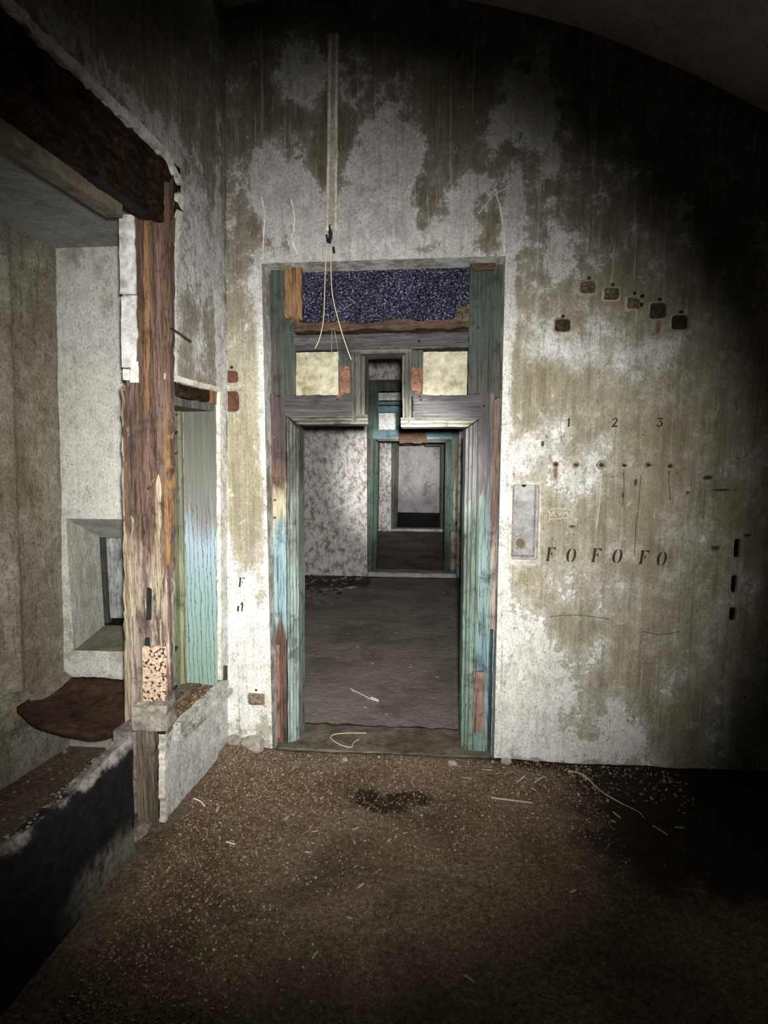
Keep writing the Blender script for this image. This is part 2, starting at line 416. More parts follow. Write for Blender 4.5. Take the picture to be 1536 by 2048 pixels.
m_green2 = wood('far_door_green_paint', (.03, .036, .027), (.10, .13, .10), axis='Z', paint=[(-.2, 3, (.085, .13, .10), .8)])
m_green3 = wood('third_door_paint', (.04, .04, .035), (.13, .14, .12), axis='Z')
m_wgrn = wood('window_green_board', (.07, .075, .04), (.22, .23, .14), axis='Z', paint=[(.3, 1.15, (.25, .27, .15), .9), (1.15, 2, (.16, .165, .11), .8)], along=1.2)
def drip_paint(name):
    g = M(name, .6, .35)
    z = g.xyz(g.pos)[2]
    n = g.noise(g.sc(g.pos, (10, 10, .8)), 1.0, 5, .6)
    zz = g.ma('ADD', z, g.ma('MULTIPLY', g.ma('SUBTRACT', n, .5), .9))
    col = g.ramp(g.mr(zz, .3, 1.9, smooth=False), [(0, (.20, .29, .23)), (.30, (.22, .33, .31)), (.47, (.29, .37, .42)), (.57, (.17, .175, .155)), (.8, (.10, .10, .082)), (1, (.06, .06, .05))])
    wob = g.noise(g.sc(g.pos, (22, 22, 9)), 1.0, 4, .6)
    sp = g.xyz(g.pos)
    u = g.ma('ADD', g.ma('MULTIPLY', sp[0], 150.0), g.ma('MULTIPLY', wob, 5.0))
    dn = g.ma('ABSOLUTE', g.ma('SINE', u))
    dr = g.ma('MULTIPLY', g.mr(dn, .24, .10), g.mr(zz, 1.5, 1.15))
    col = g.mix(g.ma('MULTIPLY', dr, .9), col, (.02, .03, .028))
    gr = g.noise(g.sc(g.pos, (90, 90, 3)), 1.0, 4, .6)
    col = g.mix(g.mr(gr, .6, .75, 0, .5), col, (.12, .14, .12))
    g.bump(gr, .4, .004)
    return g.done(col)
m_drip = drip_paint('blue_paint_with_black_drips')
m_sill = wood('window_sill_wood', (.06, .04, .03), (.28, .21, .15), axis='Y', fine=40)
m_shut = wood('grey_shutter', (.13, .14, .13), (.42, .44, .43), axis='Z', fine=30, along=5)
m_wire = rough_mat('cream_cable', (.55, .48, .28), (.70, .64, .42), 80, .1, .001, .6)
m_stick = rough_mat('pale_stick', (.25, .19, .11), (.52, .43, .28), 60, .3, .002, .8)
m_white = rough_mat('white_chip', (.55, .54, .50), (.78, .77, .73), 60, .3, .002, .8)
m_ink = rough_mat('stencil_ink', (.012, .010, .008), (.05, .042, .03), 220, .2, .001, .85, c3=(.16, .14, .09))
m_chalk = rough_mat('scratched_line', (.55, .52, .38), (.75, .72, .58), 90, .2, .001)

def porous(name):
    g = M(name)
    n = g.noise(g.pos, 60, 4, .6); n2 = g.noise(g.pos, 150, 3, .6)
    col = g.ramp(n2, [(.35, (.36, .25, .17)), (.6, (.60, .45, .33))])
    pit = g.mr(g.noise(g.pos, 75, 2, .5), .57, .63)
    col = g.mix(pit, col, (.035, .025, .02))
    g.bump(g.ma('SUBTRACT', 1.0, pit), .9, .008); return g.done(col)
m_porous = porous('porous_stone')

def glitter(name):
    g = M(name, .35, .6)
    v = g.voro(g.pos, 90); n = g.noise(g.pos, 125, 3, .75)
    n2 = g.noise(g.pos, 6, 3, .5)
    col = g.ramp(g.ma('ADD', n, g.ma('MULTIPLY', g.ma('SUBTRACT', n2, .5), .12)), [(.44, (.002, .002, .010)), (.53, (.012, .011, .035)), (.60, (.10, .10, .17)), (.66, (.50, .51, .62))])  # pale speckles paint the pane's glints into its colour
    g.bump(v, 1.0, .01); g.bump(n, .8, .006)
    return g.done(col)
m_glit = glitter('dark_blue_pebbled_glass')

def dirt(name, c1, c2, c3, scale=55, damp=()):
    g = M(name, .95, .1)
    n = g.noise(g.pos, scale, 8, .75); n2 = g.noise(g.pos, 2.2, 6, .65, .5); n3 = g.noise(g.pos, 9, 6, .6)
    n4 = g.noise(g.pos, 220, 3, .7)
    v = g.ma('ADD', g.ma('MULTIPLY', n, .6), g.ma('MULTIPLY', n4, .4))
    a = g.ramp(v, [(.38, c1), (.53, c2), (.66, c3)])
    col = g.mix(g.mr(n2, .42, .66, 0, .55), a, tuple(x * .45 for x in c1))
    col = g.mix(g.mr(n3, .55, .75, 0, .35), col, tuple(x * 1.1 for x in c2))
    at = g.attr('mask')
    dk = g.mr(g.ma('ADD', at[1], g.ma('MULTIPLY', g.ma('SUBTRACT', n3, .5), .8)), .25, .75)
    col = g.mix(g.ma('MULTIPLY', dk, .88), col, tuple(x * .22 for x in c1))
    g.bump(n, .7, .012); g.bump(n3, .5, .03)
    return g.done(col)
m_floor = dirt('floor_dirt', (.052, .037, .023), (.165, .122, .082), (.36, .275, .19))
m_floor2 = dirt('floor_grey_dirt', (.20, .165, .14), (.28, .24, .205), (.36, .32, .28), 40)

# ------------------------------------------------------------------ vault profile
VP = [(-3.0, 2.2), (-2.2, 2.9), (-1.6, 3.22), (-1.2, 3.35), (-.91, 3.412), (-.7, 3.44), (-.35, 3.45), (.09, 3.385), (.45, 3.285), (.63, 3.225), (1.055, 3.035), (1.35, 2.877), (1.8, 2.56), (2.15, 2.2), (2.4, 1.8)]
def vz(x):
    return float(np.interp(x, [p[0] for p in VP], [p[1] for p in VP]))

# ------------------------------------------------------------------ end wall (wall_front)
DX0, DX1, DZ1 = -.777, .307, 2.348       # doorway in the plaster
BOX = (.357, .487, .997, 1.372)
def sq(px, py, w, h, Y=D):
    p = onY(px, py, Y); s = Y / F; return (p.x - w * s / 2, p.x + w * s / 2, p.z - h * s / 2, p.z + h * s / 2)
SQ = [sq(1125, 651, 33, 26), sq(1175, 575, 33, 26), sq(1223, 588, 33, 26), sq(1266, 607, 30, 28), sq(1316, 622, 36, 34), sq(1359, 645, 34, 30)]
SL = [sq(1473, 1096, 13, 40), sq(1467, 1167, 12, 38), sq(1464, 1227, 14, 28)]
RB = [sq(464, 754, 30, 26), sq(465, 803, 32, 46)]
LB = [sq(513, 1398, 36, 26)]
HOLES = [(DX0, DX1, -.1, DZ1), BOX] + SQ + SL + RB + LB
wl = blobs(pb([
    (600, 120, 60, 70, .22), (590, 180, 40, 60, .25), (745, 185, 60, 50, .15), (690, 190, 40, 50, .1), (790, 290, 60, 55, .45), (760, 350, 70, 80, .45), (820, 330, 50, 50, .25), (690, 270, 30, 60, -.3), (850, 400, 30, 60, -.2), (640, 300, 20, 60, -.25),
    (530, 350, 40, 90, .45), (590, 390, 50, 70, .45), (760, 430, 90, 60, .5), (760, 480, 220, 30, .35), (690, 440, 50, 60, .3), (950, 360, 40, 30, .4), (1030, 430, 22, 90, .45), (930, 430, 40, 60, .3),
    (1040, 190, 50, 50, .4), (1080, 260, 50, 60, .4), (1000, 250, 30, 40, .2), (1100, 540, 60, 60, .3), (1170, 700, 90, 45, .28), (1090, 700, 60, 60, .22), (1240, 650, 60, 40, .2), (1250, 720, 60, 40, .25),
    (484, 1000, 16, 120, .1), (484, 1250, 50, 130, .7), (484, 1380, 50, 150, .6), (450, 1000, 9, 500, .4), (524, 800, 7, 300, .4), (500, 640, 25, 100, .2), (440, 800, 20, 90, .35),
    (1014, 1000, 9, 420, .4), (1010, 700, 14, 200, .4), (1030, 1200, 40, 60, .35), (1060, 1330, 60, 60, .45), (1060, 1400, 70, 60, .55), (1050, 1460, 90, 40, .6), (1110, 1500, 160, 26, .6), (1190, 1300, 30, 50, .45), (1230, 1400, 40, 30, .35),
    (1240, 1460, 50, 50, .6), (1160, 960, 70, 40, .35), (1050, 900, 50, 40, .4), (1200, 1190, 40, 60, .4), (1145, 1160, 40, 40, .3), (1340, 1160, 40, 30, .25), (1340, 1370, 30, 30, .35), (1440, 1440, 20, 60, .4),
    (1190, 900, 60, 60, .2), (1110, 840, 60, 60, .2), (1350, 700, 50, 80, .1), (1060, 1270, 60, 60, .3), (1110, 1385, 60, 60, .2), (1380, 1050, 60, 100, .15),
    (490, 900, 45, 170, -.45), (555, 240, 60, 40, -.3), (650, 330, 20, 60, -.2), (900, 200, 70, 90, -.25), (1060, 1180, 30, 60, -.2), (1120, 780, 100, 40, -.3), (1200, 1260, 90, 30, -.3), (1280, 1330, 60, 40, -.3), (1280, 1050, 80, 50, -.15)]))
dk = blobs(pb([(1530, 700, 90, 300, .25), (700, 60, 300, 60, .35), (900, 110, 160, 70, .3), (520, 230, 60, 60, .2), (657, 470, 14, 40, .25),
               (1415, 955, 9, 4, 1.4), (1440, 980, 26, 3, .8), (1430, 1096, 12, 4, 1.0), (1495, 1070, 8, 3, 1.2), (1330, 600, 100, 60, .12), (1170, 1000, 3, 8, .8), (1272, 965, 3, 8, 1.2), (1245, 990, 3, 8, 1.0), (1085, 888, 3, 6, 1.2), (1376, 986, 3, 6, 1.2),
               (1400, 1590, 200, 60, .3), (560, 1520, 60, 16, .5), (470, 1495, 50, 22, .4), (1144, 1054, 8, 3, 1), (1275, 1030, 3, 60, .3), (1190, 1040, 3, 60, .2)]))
BOLT = [(1111, 929), (1151, 930), (1202, 930), (1247, 931), (1295, 930), (1338, 932)]
ru = blobs(pb([(x, y + 14, 6, 22, .9 if i == 0 else .55) for i, (x, y) in enumerate(BOLT)] + [(1003, 1330, 5, 120, .6), (1005, 980, 5, 60, .4), (1316, 655, 7, 20, .8), (1125, 672, 10, 12, .3)]))
def mask_end(x, z):
    edge = 0.0
    if z < DZ1 + .05:
        dx = min(abs(x - DX0), abs(x - DX1)); edge = .3 * math.exp(-(dx / .03) ** 2)
    if DX0 < x < DX1: edge = max(edge, .4 * math.exp(-((z - DZ1) / .03) ** 2))
    r = .30 + wl(x, z) + edge + (.5 * math.exp(-((x + 1.0 + .0) / .03) ** 2))
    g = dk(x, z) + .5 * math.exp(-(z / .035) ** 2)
    return (r, g, ru(x, z))
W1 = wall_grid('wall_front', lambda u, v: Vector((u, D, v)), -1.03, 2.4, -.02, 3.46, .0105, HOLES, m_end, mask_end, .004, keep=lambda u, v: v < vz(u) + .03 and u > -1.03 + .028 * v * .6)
tag(W1, kind='structure')
def liner(name, h, y0, depth, mat, parent, back=True, backmat=None):
    x0, x1, z0, z1 = h; a, b = y0, y0 + depth
    V = [(x0, a, z0), (x1, a, z0), (x1, a, z1), (x0, a, z1), (x0, b, z0), (x1, b, z0), (x1, b, z1), (x0, b, z1)]
    Fc = [(0, 1, 5, 4), (1, 2, 6, 5), (2, 3, 7, 6), (3, 0, 4, 7)]
    if back: Fc.append((4, 5, 6, 7))
    return mk(name, V, [f[::-1] for f in Fc], mat, parent)
# reveals of the doorway, rough plaster
m_rim = rough_mat('chipped_rim_plaster', (.16, .145, .10), (.40, .37, .29), 60, .7, .005)
m_reveal = plaster('doorway_reveal', old=((.16, .14, .10), (.34, .32, .26)), new=((.5, .5, .46), (.75, .75, .72)), cell=8, streak=.8, use_attr=False)
def reveal(name, f, a, b, l, mat, parent, flip=False):
    return wall_grid(name, f, 0, a, 0, b, l, [], mat, None, .004, parent=parent, flip=flip, nrm=(0, 0, 0))
TH = .33
reveal('reveal', lambda u, v: Vector((DX0 + .003 * MN.noise(Vector((u * 20, v * 9, 0))), D - .002 + u, v)), TH, DZ1, .03, m_reveal, W1, flip=False)
reveal('reveal', lambda u, v: Vector((DX1 + .003 * MN.noise(Vector((u * 20, v * 9, 5))), D - .002 + u, v)), TH, DZ1, .03, m_reveal, W1, flip=True)
reveal('reveal', lambda u, v: Vector((DX0 + u, D - .002 + v, DZ1 + .003 * MN.noise(Vector((u * 9, v * 20, 9))))), DX1 - DX0, TH, .03, m_reveal, W1, flip=False)

def ragged_ring(name, h, mat, parent, w=.006, y=D, rnd=.3, th=.004, n=44, e=5.0):
    """chipped plaster lip round a hole: covers the hole's straight edge with a wandering one"""
    x0, x1, z0, z1 = h; cx, cz = (x0 + x1) / 2, (z0 + z1) / 2; a, b = (x1 - x0) / 2, (z1 - z0) / 2
    SEED[0] += 2.7; inn = []; out = []
    for k in range(n):
        t = 2 * math.pi * k / n; c, s = math.cos(t), math.sin(t)
        r = (abs(c) ** e + abs(s) ** e) ** (-1 / e)
        j = 1 - rnd * .5 * (.5 + .5 * MN.noise(Vector((c * 2.4, s * 2.4, SEED[0])))) - .08
        inn.append((cx + a * r * c * j, cz + b * r * s * j))
        j2 = w * (1 + .7 * MN.noise(Vector((c * 4, s * 4, SEED[0] + 5))))
        out.append((cx + (a + j2) * r * c * 1.02, cz + (b + j2) * r * s * 1.02))
    V = [(p[0], y - th, p[1]) for p in inn] + [(p[0], y + .002, p[1]) for p in out] + [(p[0], y + .008, p[1]) for p in inn]
    Fc = []
    for k in range(n):
        k2 = (k + 1) % n
        Fc.append((k, k2, n + k2, n + k)); Fc.append((2 * n + k, 2 * n + k2, k2, k))
    return mk(name, V, Fc, mat, parent, False)
def lumpy(name, h, y, mat, parent, amp=.008, n=10, smooth=False):
    x0, x1, z0, z1 = h; V = []; Fc = []; SEED[0] += 3.1
    for j in range(n + 1):
        for i in range(n + 1):
            u, v = x0 + (x1 - x0) * i / n, z0 + (z1 - z0) * j / n
            V.append((u, y - amp * MN.noise(Vector((u * 90, v * 90, SEED[0]))), v))
    for j in range(n):
        for i in range(n): Fc.append((j * (n + 1) + i, j * (n + 1) + i + 1, (j + 1) * (n + 1) + i + 1, (j + 1) * (n + 1) + i))
    return mk(name, V, Fc, mat, parent, smooth)
def disc(name, c, r, mat, parent, y0, y1, n=14, jag=.0):
    SEED[0] += 1.9
    P = []
    for k in range(n):
        t = 2 * math.pi * k / n; rr = r * (1 + jag * MN.noise(Vector((math.cos(t) * 2, math.sin(t) * 2, SEED[0]))))
        P.append((c[0] + rr * math.cos(t), y0, c[1] + rr * math.sin(t)))
    return slab(name, P, y0, y1, mat, parent, axis=1)
m_plug = rough_mat('dark_brown_plug', (.012, .008, .005), (.085, .060, .042), 90, 1, .006)
m_plug2 = rough_mat('crumbled_mortar_plug', (.02, .014, .009), (.17, .14, .095), 90, 1, .006)
for i, h in enumerate(SQ):
    liner('fixing_hole', h, D + .002, .022, m_dark, W1)
    lumpy('crumbled_plug', h, D + .014, [m_plug, m_plug2, m_plug2, m_plug2, m_plug, m_plug][i], W1, .012)
    ragged_ring('chipped_rim', h, m_rim, W1, .005, rnd=[.15, .35, .35, .9, .3, .2][i])
    disc('screw_hole', ((h[0] + h[1]) / 2 + (.004 if i else .001), h[3] + .009), .0075, m_dark, W1, D - .0022, D + .004, 10, .3)
    if i == 3:
        for dx, dz in ((.036, .03), (.034, -.005)): disc('screw_hole', ((h[0] + h[1]) / 2 + dx, (h[2] + h[3]) / 2 + dz), .009, m_dark, W1, D - .0022, D + .004, 10, .4)
for h in SL:
    liner('slot_hole', h, D + .002, .05, m_black, W1)
    ragged_ring('chipped_rim', h, m_rim, W1, .004, rnd=.12)
for i, h in enumerate(RB):
    liner('socket_hole', h, D + .002, .03, m_brick, W1)
    board('red_brick_plug', (h[0] + .003, D + .006, h[2] + .003), (0, 0, h[3] - h[2] - .006), (h[1] - h[0] - .006, 0, 0), (0, .02, 0), m_brick, W1, amp=.005, step=.008, freq=(60, 60, 60))
    ragged_ring('chipped_rim', h, m_rim, W1, .004, rnd=.1)
disc('screw_hole', ((RB[0][0] + RB[0][1]) / 2, RB[0][3] + .014), .007, m_dark, W1, D - .0022, D + .004, 10, .3)
for h in LB:
    liner('socket_hole', h, D + .002, .03, m_stone, W1)
    lumpy('crumbled_plug', h, D + .018, rough_mat('ochre_plug', (.15, .10, .055), (.38, .31, .21), 60, .9, .006), W1, .012)
    ragged_ring('chipped_rim', h, m_mortar, W1, .006, rnd=.2)
    disc('screw_hole', ((h[0] + h[1]) / 2, h[3] + .016), .006, m_dark, W1, D - .0022, D + .004, 10, .3)

# ---- recessed box on the right wall
m_boxp = rough_mat('recess_plate', (.17, .17, .165), (.40, .40, .39), 28, .6, .004, c3=(.50, .50, .48))
bx = empty('recessed_wall_box', ((BOX[0] + BOX[1]) / 2, D, BOX[2]), 'tall narrow recessed grey wall box with round brown knob, beside the doorway', 'wall box')
liner('box_lining', BOX, D + .001, .035, m_stone, bx, back=False)
lumpy('back_plate', BOX, D + .032, m_boxp, bx, .004, 14, True)
for (a0, a1, b0, b1) in ((BOX[0] + .012, BOX[0] + .018, BOX[2] + .03, BOX[3] - .02), (BOX[1] - .020, BOX[1] - .013, BOX[2] + .03, BOX[3] - .02), (BOX[0] + .012, BOX[1] - .013, BOX[2] + .022, BOX[2] + .03)):
    L = max(a1 - a0, b1 - b0)
    if a1 - a0 < b1 - b0: board('inner_rim', (a0, D + .024, b0), (0, 0, b1 - b0), (a1 - a0, 0, 0), (0, .008, 0), m_mortar, bx, .001, step=.01)
    else: board('inner_rim', (a0, D + .024, b0), (a1 - a0, 0, 0), (0, 0, b1 - b0), (0, .008, 0), m_mortar, bx, .001, step=.01)
kc = onY(1040, 1086, D + .02); kc = (kc.x, kc.z)
disc('knob_ring', kc, .034, m_stone, bx, D + .020, D + .033, 12, .25)
disc('knob', kc, .019, rough_mat('brown_knob', (.06, .045, .03), (.16, .12, .08), 90, .3, .002, .6), bx, D + .010, D + .021, 18)
disc('notch', ((BOX[0] + BOX[1]) / 2 - .004, BOX[3] - .016), .012, m_dark, bx, D + .024, D + .031, 8, .4)
ragged_ring('plaster_lip', BOX, m_edge, bx, .010, rnd=.02, th=.006, n=160, e=22.0)

# ---- rusty bolt stubs
pos_w = ['leftmost', 'second from left', 'third from left', 'third from right', 'second from right', 'rightmost']
extra_w = ['with an orange rust run', 'with a short reddish run', 'with a pale crack below', 'with a faint crack below', 'in a chipped pale ring', 'with a long dark drip']
for i, (x, y) in enumerate(BOLT):
    p = onY(x, y, D)
    e = empty('rusty_bolt', (p.x, D, p.z), '%s of six rusty bolts in the wall, %s' % (pos_w[i], extra_w[i]), 'bolt', 'rusty bolt stubs in a row')
    disc('plaster_collar', (p.x, p.z), .015 + .003 * (i % 3), m_rim, e, D - .005, D + .003, 16, .35)
    disc('stub', (p.x, p.z), .0065, m_rustd, e, D - .022, D, 10, .2)
    disc('washer', (p.x, p.z + .001), .0095, m_rust, e, D - .008, D - .003, 10, .4)

# ---- stencilled marks (flat paint)
def ink(name, polys, cx, cz, s, parent, label=None, mat=None, y=D, slant=0.0, rot=0):
    V = []; Fc = []
    for P in polys:
        b = len(V); n = len(P)
        for d in (-.0056, -.0050):
            for (u, v) in P: V.append((cx + (u + slant * v) * s, y + d, cz + v * s))
        Fc.append(tuple(range(b, b + n))); Fc.append(tuple(range(b + 2 * n - 1, b + n - 1, -1)))
        for k in range(n): Fc.append((b + k, b + n + k, b + n + (k + 1) % n, b + (k + 1) % n))
    o = mk(name, V, Fc, mat or m_ink, parent)
    bm = bmesh.new(); bm.from_mesh(o.data); bmesh.ops.recalc_face_normals(bm, faces=bm.faces); bm.to_mesh(o.data); bm.free()
    if label: o['label'] = label
    return o
def arc(cx, cz, ro, ri, a0, a1, n=10, kx=1.0):
    a0, a1 = math.radians(a0), math.radians(a1)
    o = [(cx + kx * ro[0] * math.cos(a0 + (a1 - a0) * i / n), cz + ro[1] * math.sin(a0 + (a1 - a0) * i / n)) for i in range(n + 1)]
    q = [(cx + kx * ri[0] * math.cos(a1 - (a1 - a0) * i / n), cz + ri[1] * math.sin(a1 - (a1 - a0) * i / n)) for i in range(n + 1)]
    return o + q
GF = [[(-.24, -.5), (-.24, -.43), (-.2, -.41), (-.2, .41), (-.24, .43), (-.24, .5), (.03, .5), (-.02, .42), (-.03, -.42), (.02, -.5)],
      [(.07, .5), (.34, .5), (.34, .22), (.28, .36), (.07, .44)], [(.04, .06), (.15, .18), (.15, -.14), (.04, .0)]]
GO = [arc(-.03, 0, (.31, .5), (.13, .47), 97, 263, 14), arc(.03, 0, (.31, .5), (.13, .47), -83, 83, 14)]
G1 = [[(-.2, .32), (-.02, .5), (.1, .5), (.1, -.42), (.22, -.5), (-.22, -.5), (-.08, -.42), (-.08, .3)]]
G2 = [arc(0, .22, (.3, .28), (.14, .2), -30, 175, 12), [(.26, .1), (.08, .1), (-.3, -.38), (-.3, -.5), (.28, -.5), (.32, -.2), (.24, -.32), (-.02, -.34)]]
G3 = [[(-.26, .5), (.26, .5), (.28, .42), (.05, .14), (-.08, .1), (.1, .38), (-.2, .38), (-.28, .26)], arc(-.02, -.16, (.32, .34), (.14, .26), -150, 95, 14), [(-.34, -.3), (-.2, -.22), (-.16, -.34), (-.26, -.44)]]
Gn = [[(-.3, -.5), (-.3, .1), (-.1, .1), (-.1, -.5)], [(-.05, .1), (.1, .5), (.22, .5), (.3, .3), (.3, -.5), (.16, -.5), (.14, .25), (.0, .15)]]
for (g, px, py, h, t, lab) in ((G1, 1137, 845, 16, 'numeral_one', None), (G2, 1229, 845, 17, 'numeral_two', None), (G3, 1319, 845, 17, 'numeral_three', None),
        (GF, 1100, 1108, 27, 'letter_f', None), (GO, 1142, 1110, 27, 'letter_o', None), (GF, 1191, 1110, 27, 'letter_f', None), (GO, 1234, 1112, 27, 'letter_o', None),
        (GF, 1286, 1114, 27, 'letter_f', None), (GO, 1323, 1117, 27, 'letter_o', None), (GF, 483, 1164, 20, 'letter_f', 'faint stencilled letter F left of the doorway'), (Gn, 481, 1213, 20, 'letter_fragment', 'faint broken stencilled letter left of the doorway')):
    p = onY(px, py, D)
    ink(t, g, p.x, p.z, h * D / F * 1.02, W1, lab, slant=.12 if t.startswith('letter') else .03)
def stroke_polys(pts, w):
    out = []
    for (a, b) in zip(pts[:-1], pts[1:]):
        a, b = Vector(a), Vector(b); n = (b - a).normalized(); n = Vector((-n.y, n.x)) * w / 2
        out.append([tuple(a + n), tuple(a - n), tuple(b - n), tuple(b + n)])
    return out
# scratched little box of letters
gp = []
def gpx(L): 
    q = []
    for (x, y) in L:
        p = onY(x, y, D); q.append((p.x, p.z))
    gp.extend(stroke_polys(q, .0022))
for L in ([(1097, 1019), (1116, 1016), (1144, 1020), (1143, 1034), (1121, 1037), (1099, 1038), (1097, 1019)], [(1098, 1038), (1096, 1045)],
          [(1098, 1022), (1102, 1032), (1106, 1022)], [(1108, 1023), (1108, 1032), (1113, 1032)], [(1115, 1023), (1119, 1031), (1123, 1023)],
          [(1126, 1032), (1127, 1023), (1130, 1028), (1133, 1022), (1135, 1032)], [(1142, 1022), (1141, 1032), (1137, 1031), (1138, 1027), (1141, 1027)]): gpx(L)
ink('scratched_graffito', gp, 0, 0, 1, W1, 'small scratched frame holding a few thin letters', m_chalk)
def crack(px_pts, wpx, mat, name='crack'):
    q = [];
    for (x, y) in px_pts:
        p = onY(x, y, D); q.append((p.x, p.z))
    pts = [Vector((a, 0, b)) for a, b in q]; pts = spline(pts, 5)
    pts = [(p.x + .002 * MN.noise(p * 60), p.z + .002 * MN.noise(p * 70 + Vector((3, 3, 3)))) for p in pts]
    ink(name, stroke_polys(pts, wpx * D / F), 0, 0, 1, W1, None, mat)
m_crk = rough_mat('crack_dark', (.03, .025, .018), (.10, .085, .06), 100, .2, .001)
crack([(1202, 945), (1200, 985), (1197, 1020), (1192, 1055)], 1.2, m_chalk)
crack([(1247, 945), (1247, 985), (1244, 1010)], 1.2, m_crk); crack([(1281, 950), (1277, 1000), (1272, 1050), (1268, 1110)], 1.2, m_crk)
crack([(1338, 940), (1337, 970), (1340, 1000)], 1.4, m_crk); crack([(1100, 1233), (1150, 1229), (1220, 1238)], 1.1, m_crk); crack([(1285, 1262), (1320, 1268), (1360, 1262)], 1.2, m_crk)
crack([(990, 378), (1000, 420), (1007, 470), (1008, 505)], 2.2, m_edge); crack([(956, 430), (985, 395), (1020, 372)], 1.2, m_edge)
crack([(524, 395), (530, 430), (528, 470), (526, 510)], 2.2, m_edge); crack([(583, 400), (590, 440), (585, 480), (600, 515)], 2.2, m_edge)

for L, wd in (([(657, 413), (660, 424), (658, 434)], 7), ([(669, 418), (671, 430), (670, 441)], 4.5), ([(660, 444), (657, 456), (662, 468), (658, 488)], 8), ([(667, 494), (669, 508)], 5), ([(653, 470), (655, 484)], 4)):
    crack(L, wd, m_dark, 'gouge')
# ---- plastered cable channel above the doorway and the two cables
ch = empty('cable_channel', (onY(664, 250, D).x, D, 2.45), 'long pale vertical cable channel plastered on the wall above the doorway', 'cable channel')
def bead(px0, px1, name, w):
    pts = []
    for k in range(60):
        t = k / 59; p = onY(px0 + (px1 - px0) * t, 68 + 395 * t, D); pts.append(Vector((p.x + .003 * MN.noise(Vector((t * 9, px0, 0))), D - .002, p.z)))
    tube(name, pts, w, m_edge, ch, 8)
bead(661, 655, 'bead', .008); bead(674, 671, 'bead', .008)
a0, a1 = onY(664, 70, D), onY(662, 450, D)
board('filler_strip', (a1.x - .018, D - .006, a1.z), (a0.x - a1.x, 0, a0.z - a1.z), (.034, 0, 0), (0, .006, 0), m_rim, ch, .003, step=.02)
def cable(name, pts, r, mat, label, off=None, **k):
    o = tube(name, spline(pts, 8), r, mat, None, 6); o.name = name
    return tag(o, label, 'cable', **k)
def ypts(L):
    return [onY(x, y, Y) for (x, y, Y) in L]
cable('hanging_cable', ypts([(656, 490, D + .002), (653, 505, D - .010), (650, 560, D - .012), (648, 620, D - .01), (645, 652, D - .01), (638, 680, D - .01), (630, 697, D - .008)]), .0019, m_wire, 'left of two thin cream cables hanging before the dark blue transom, curling left')
cable('hanging_cable', ypts([(664, 488, D + .002), (662, 505, D - .010), (662, 545, D - .012), (665, 590, D - .012), (675, 635, D - .011), (690, 685, D - .011), (702, 719, D - .01)]), .0021, m_wire, 'right of two thin cream cables hanging before the transom, swinging right')

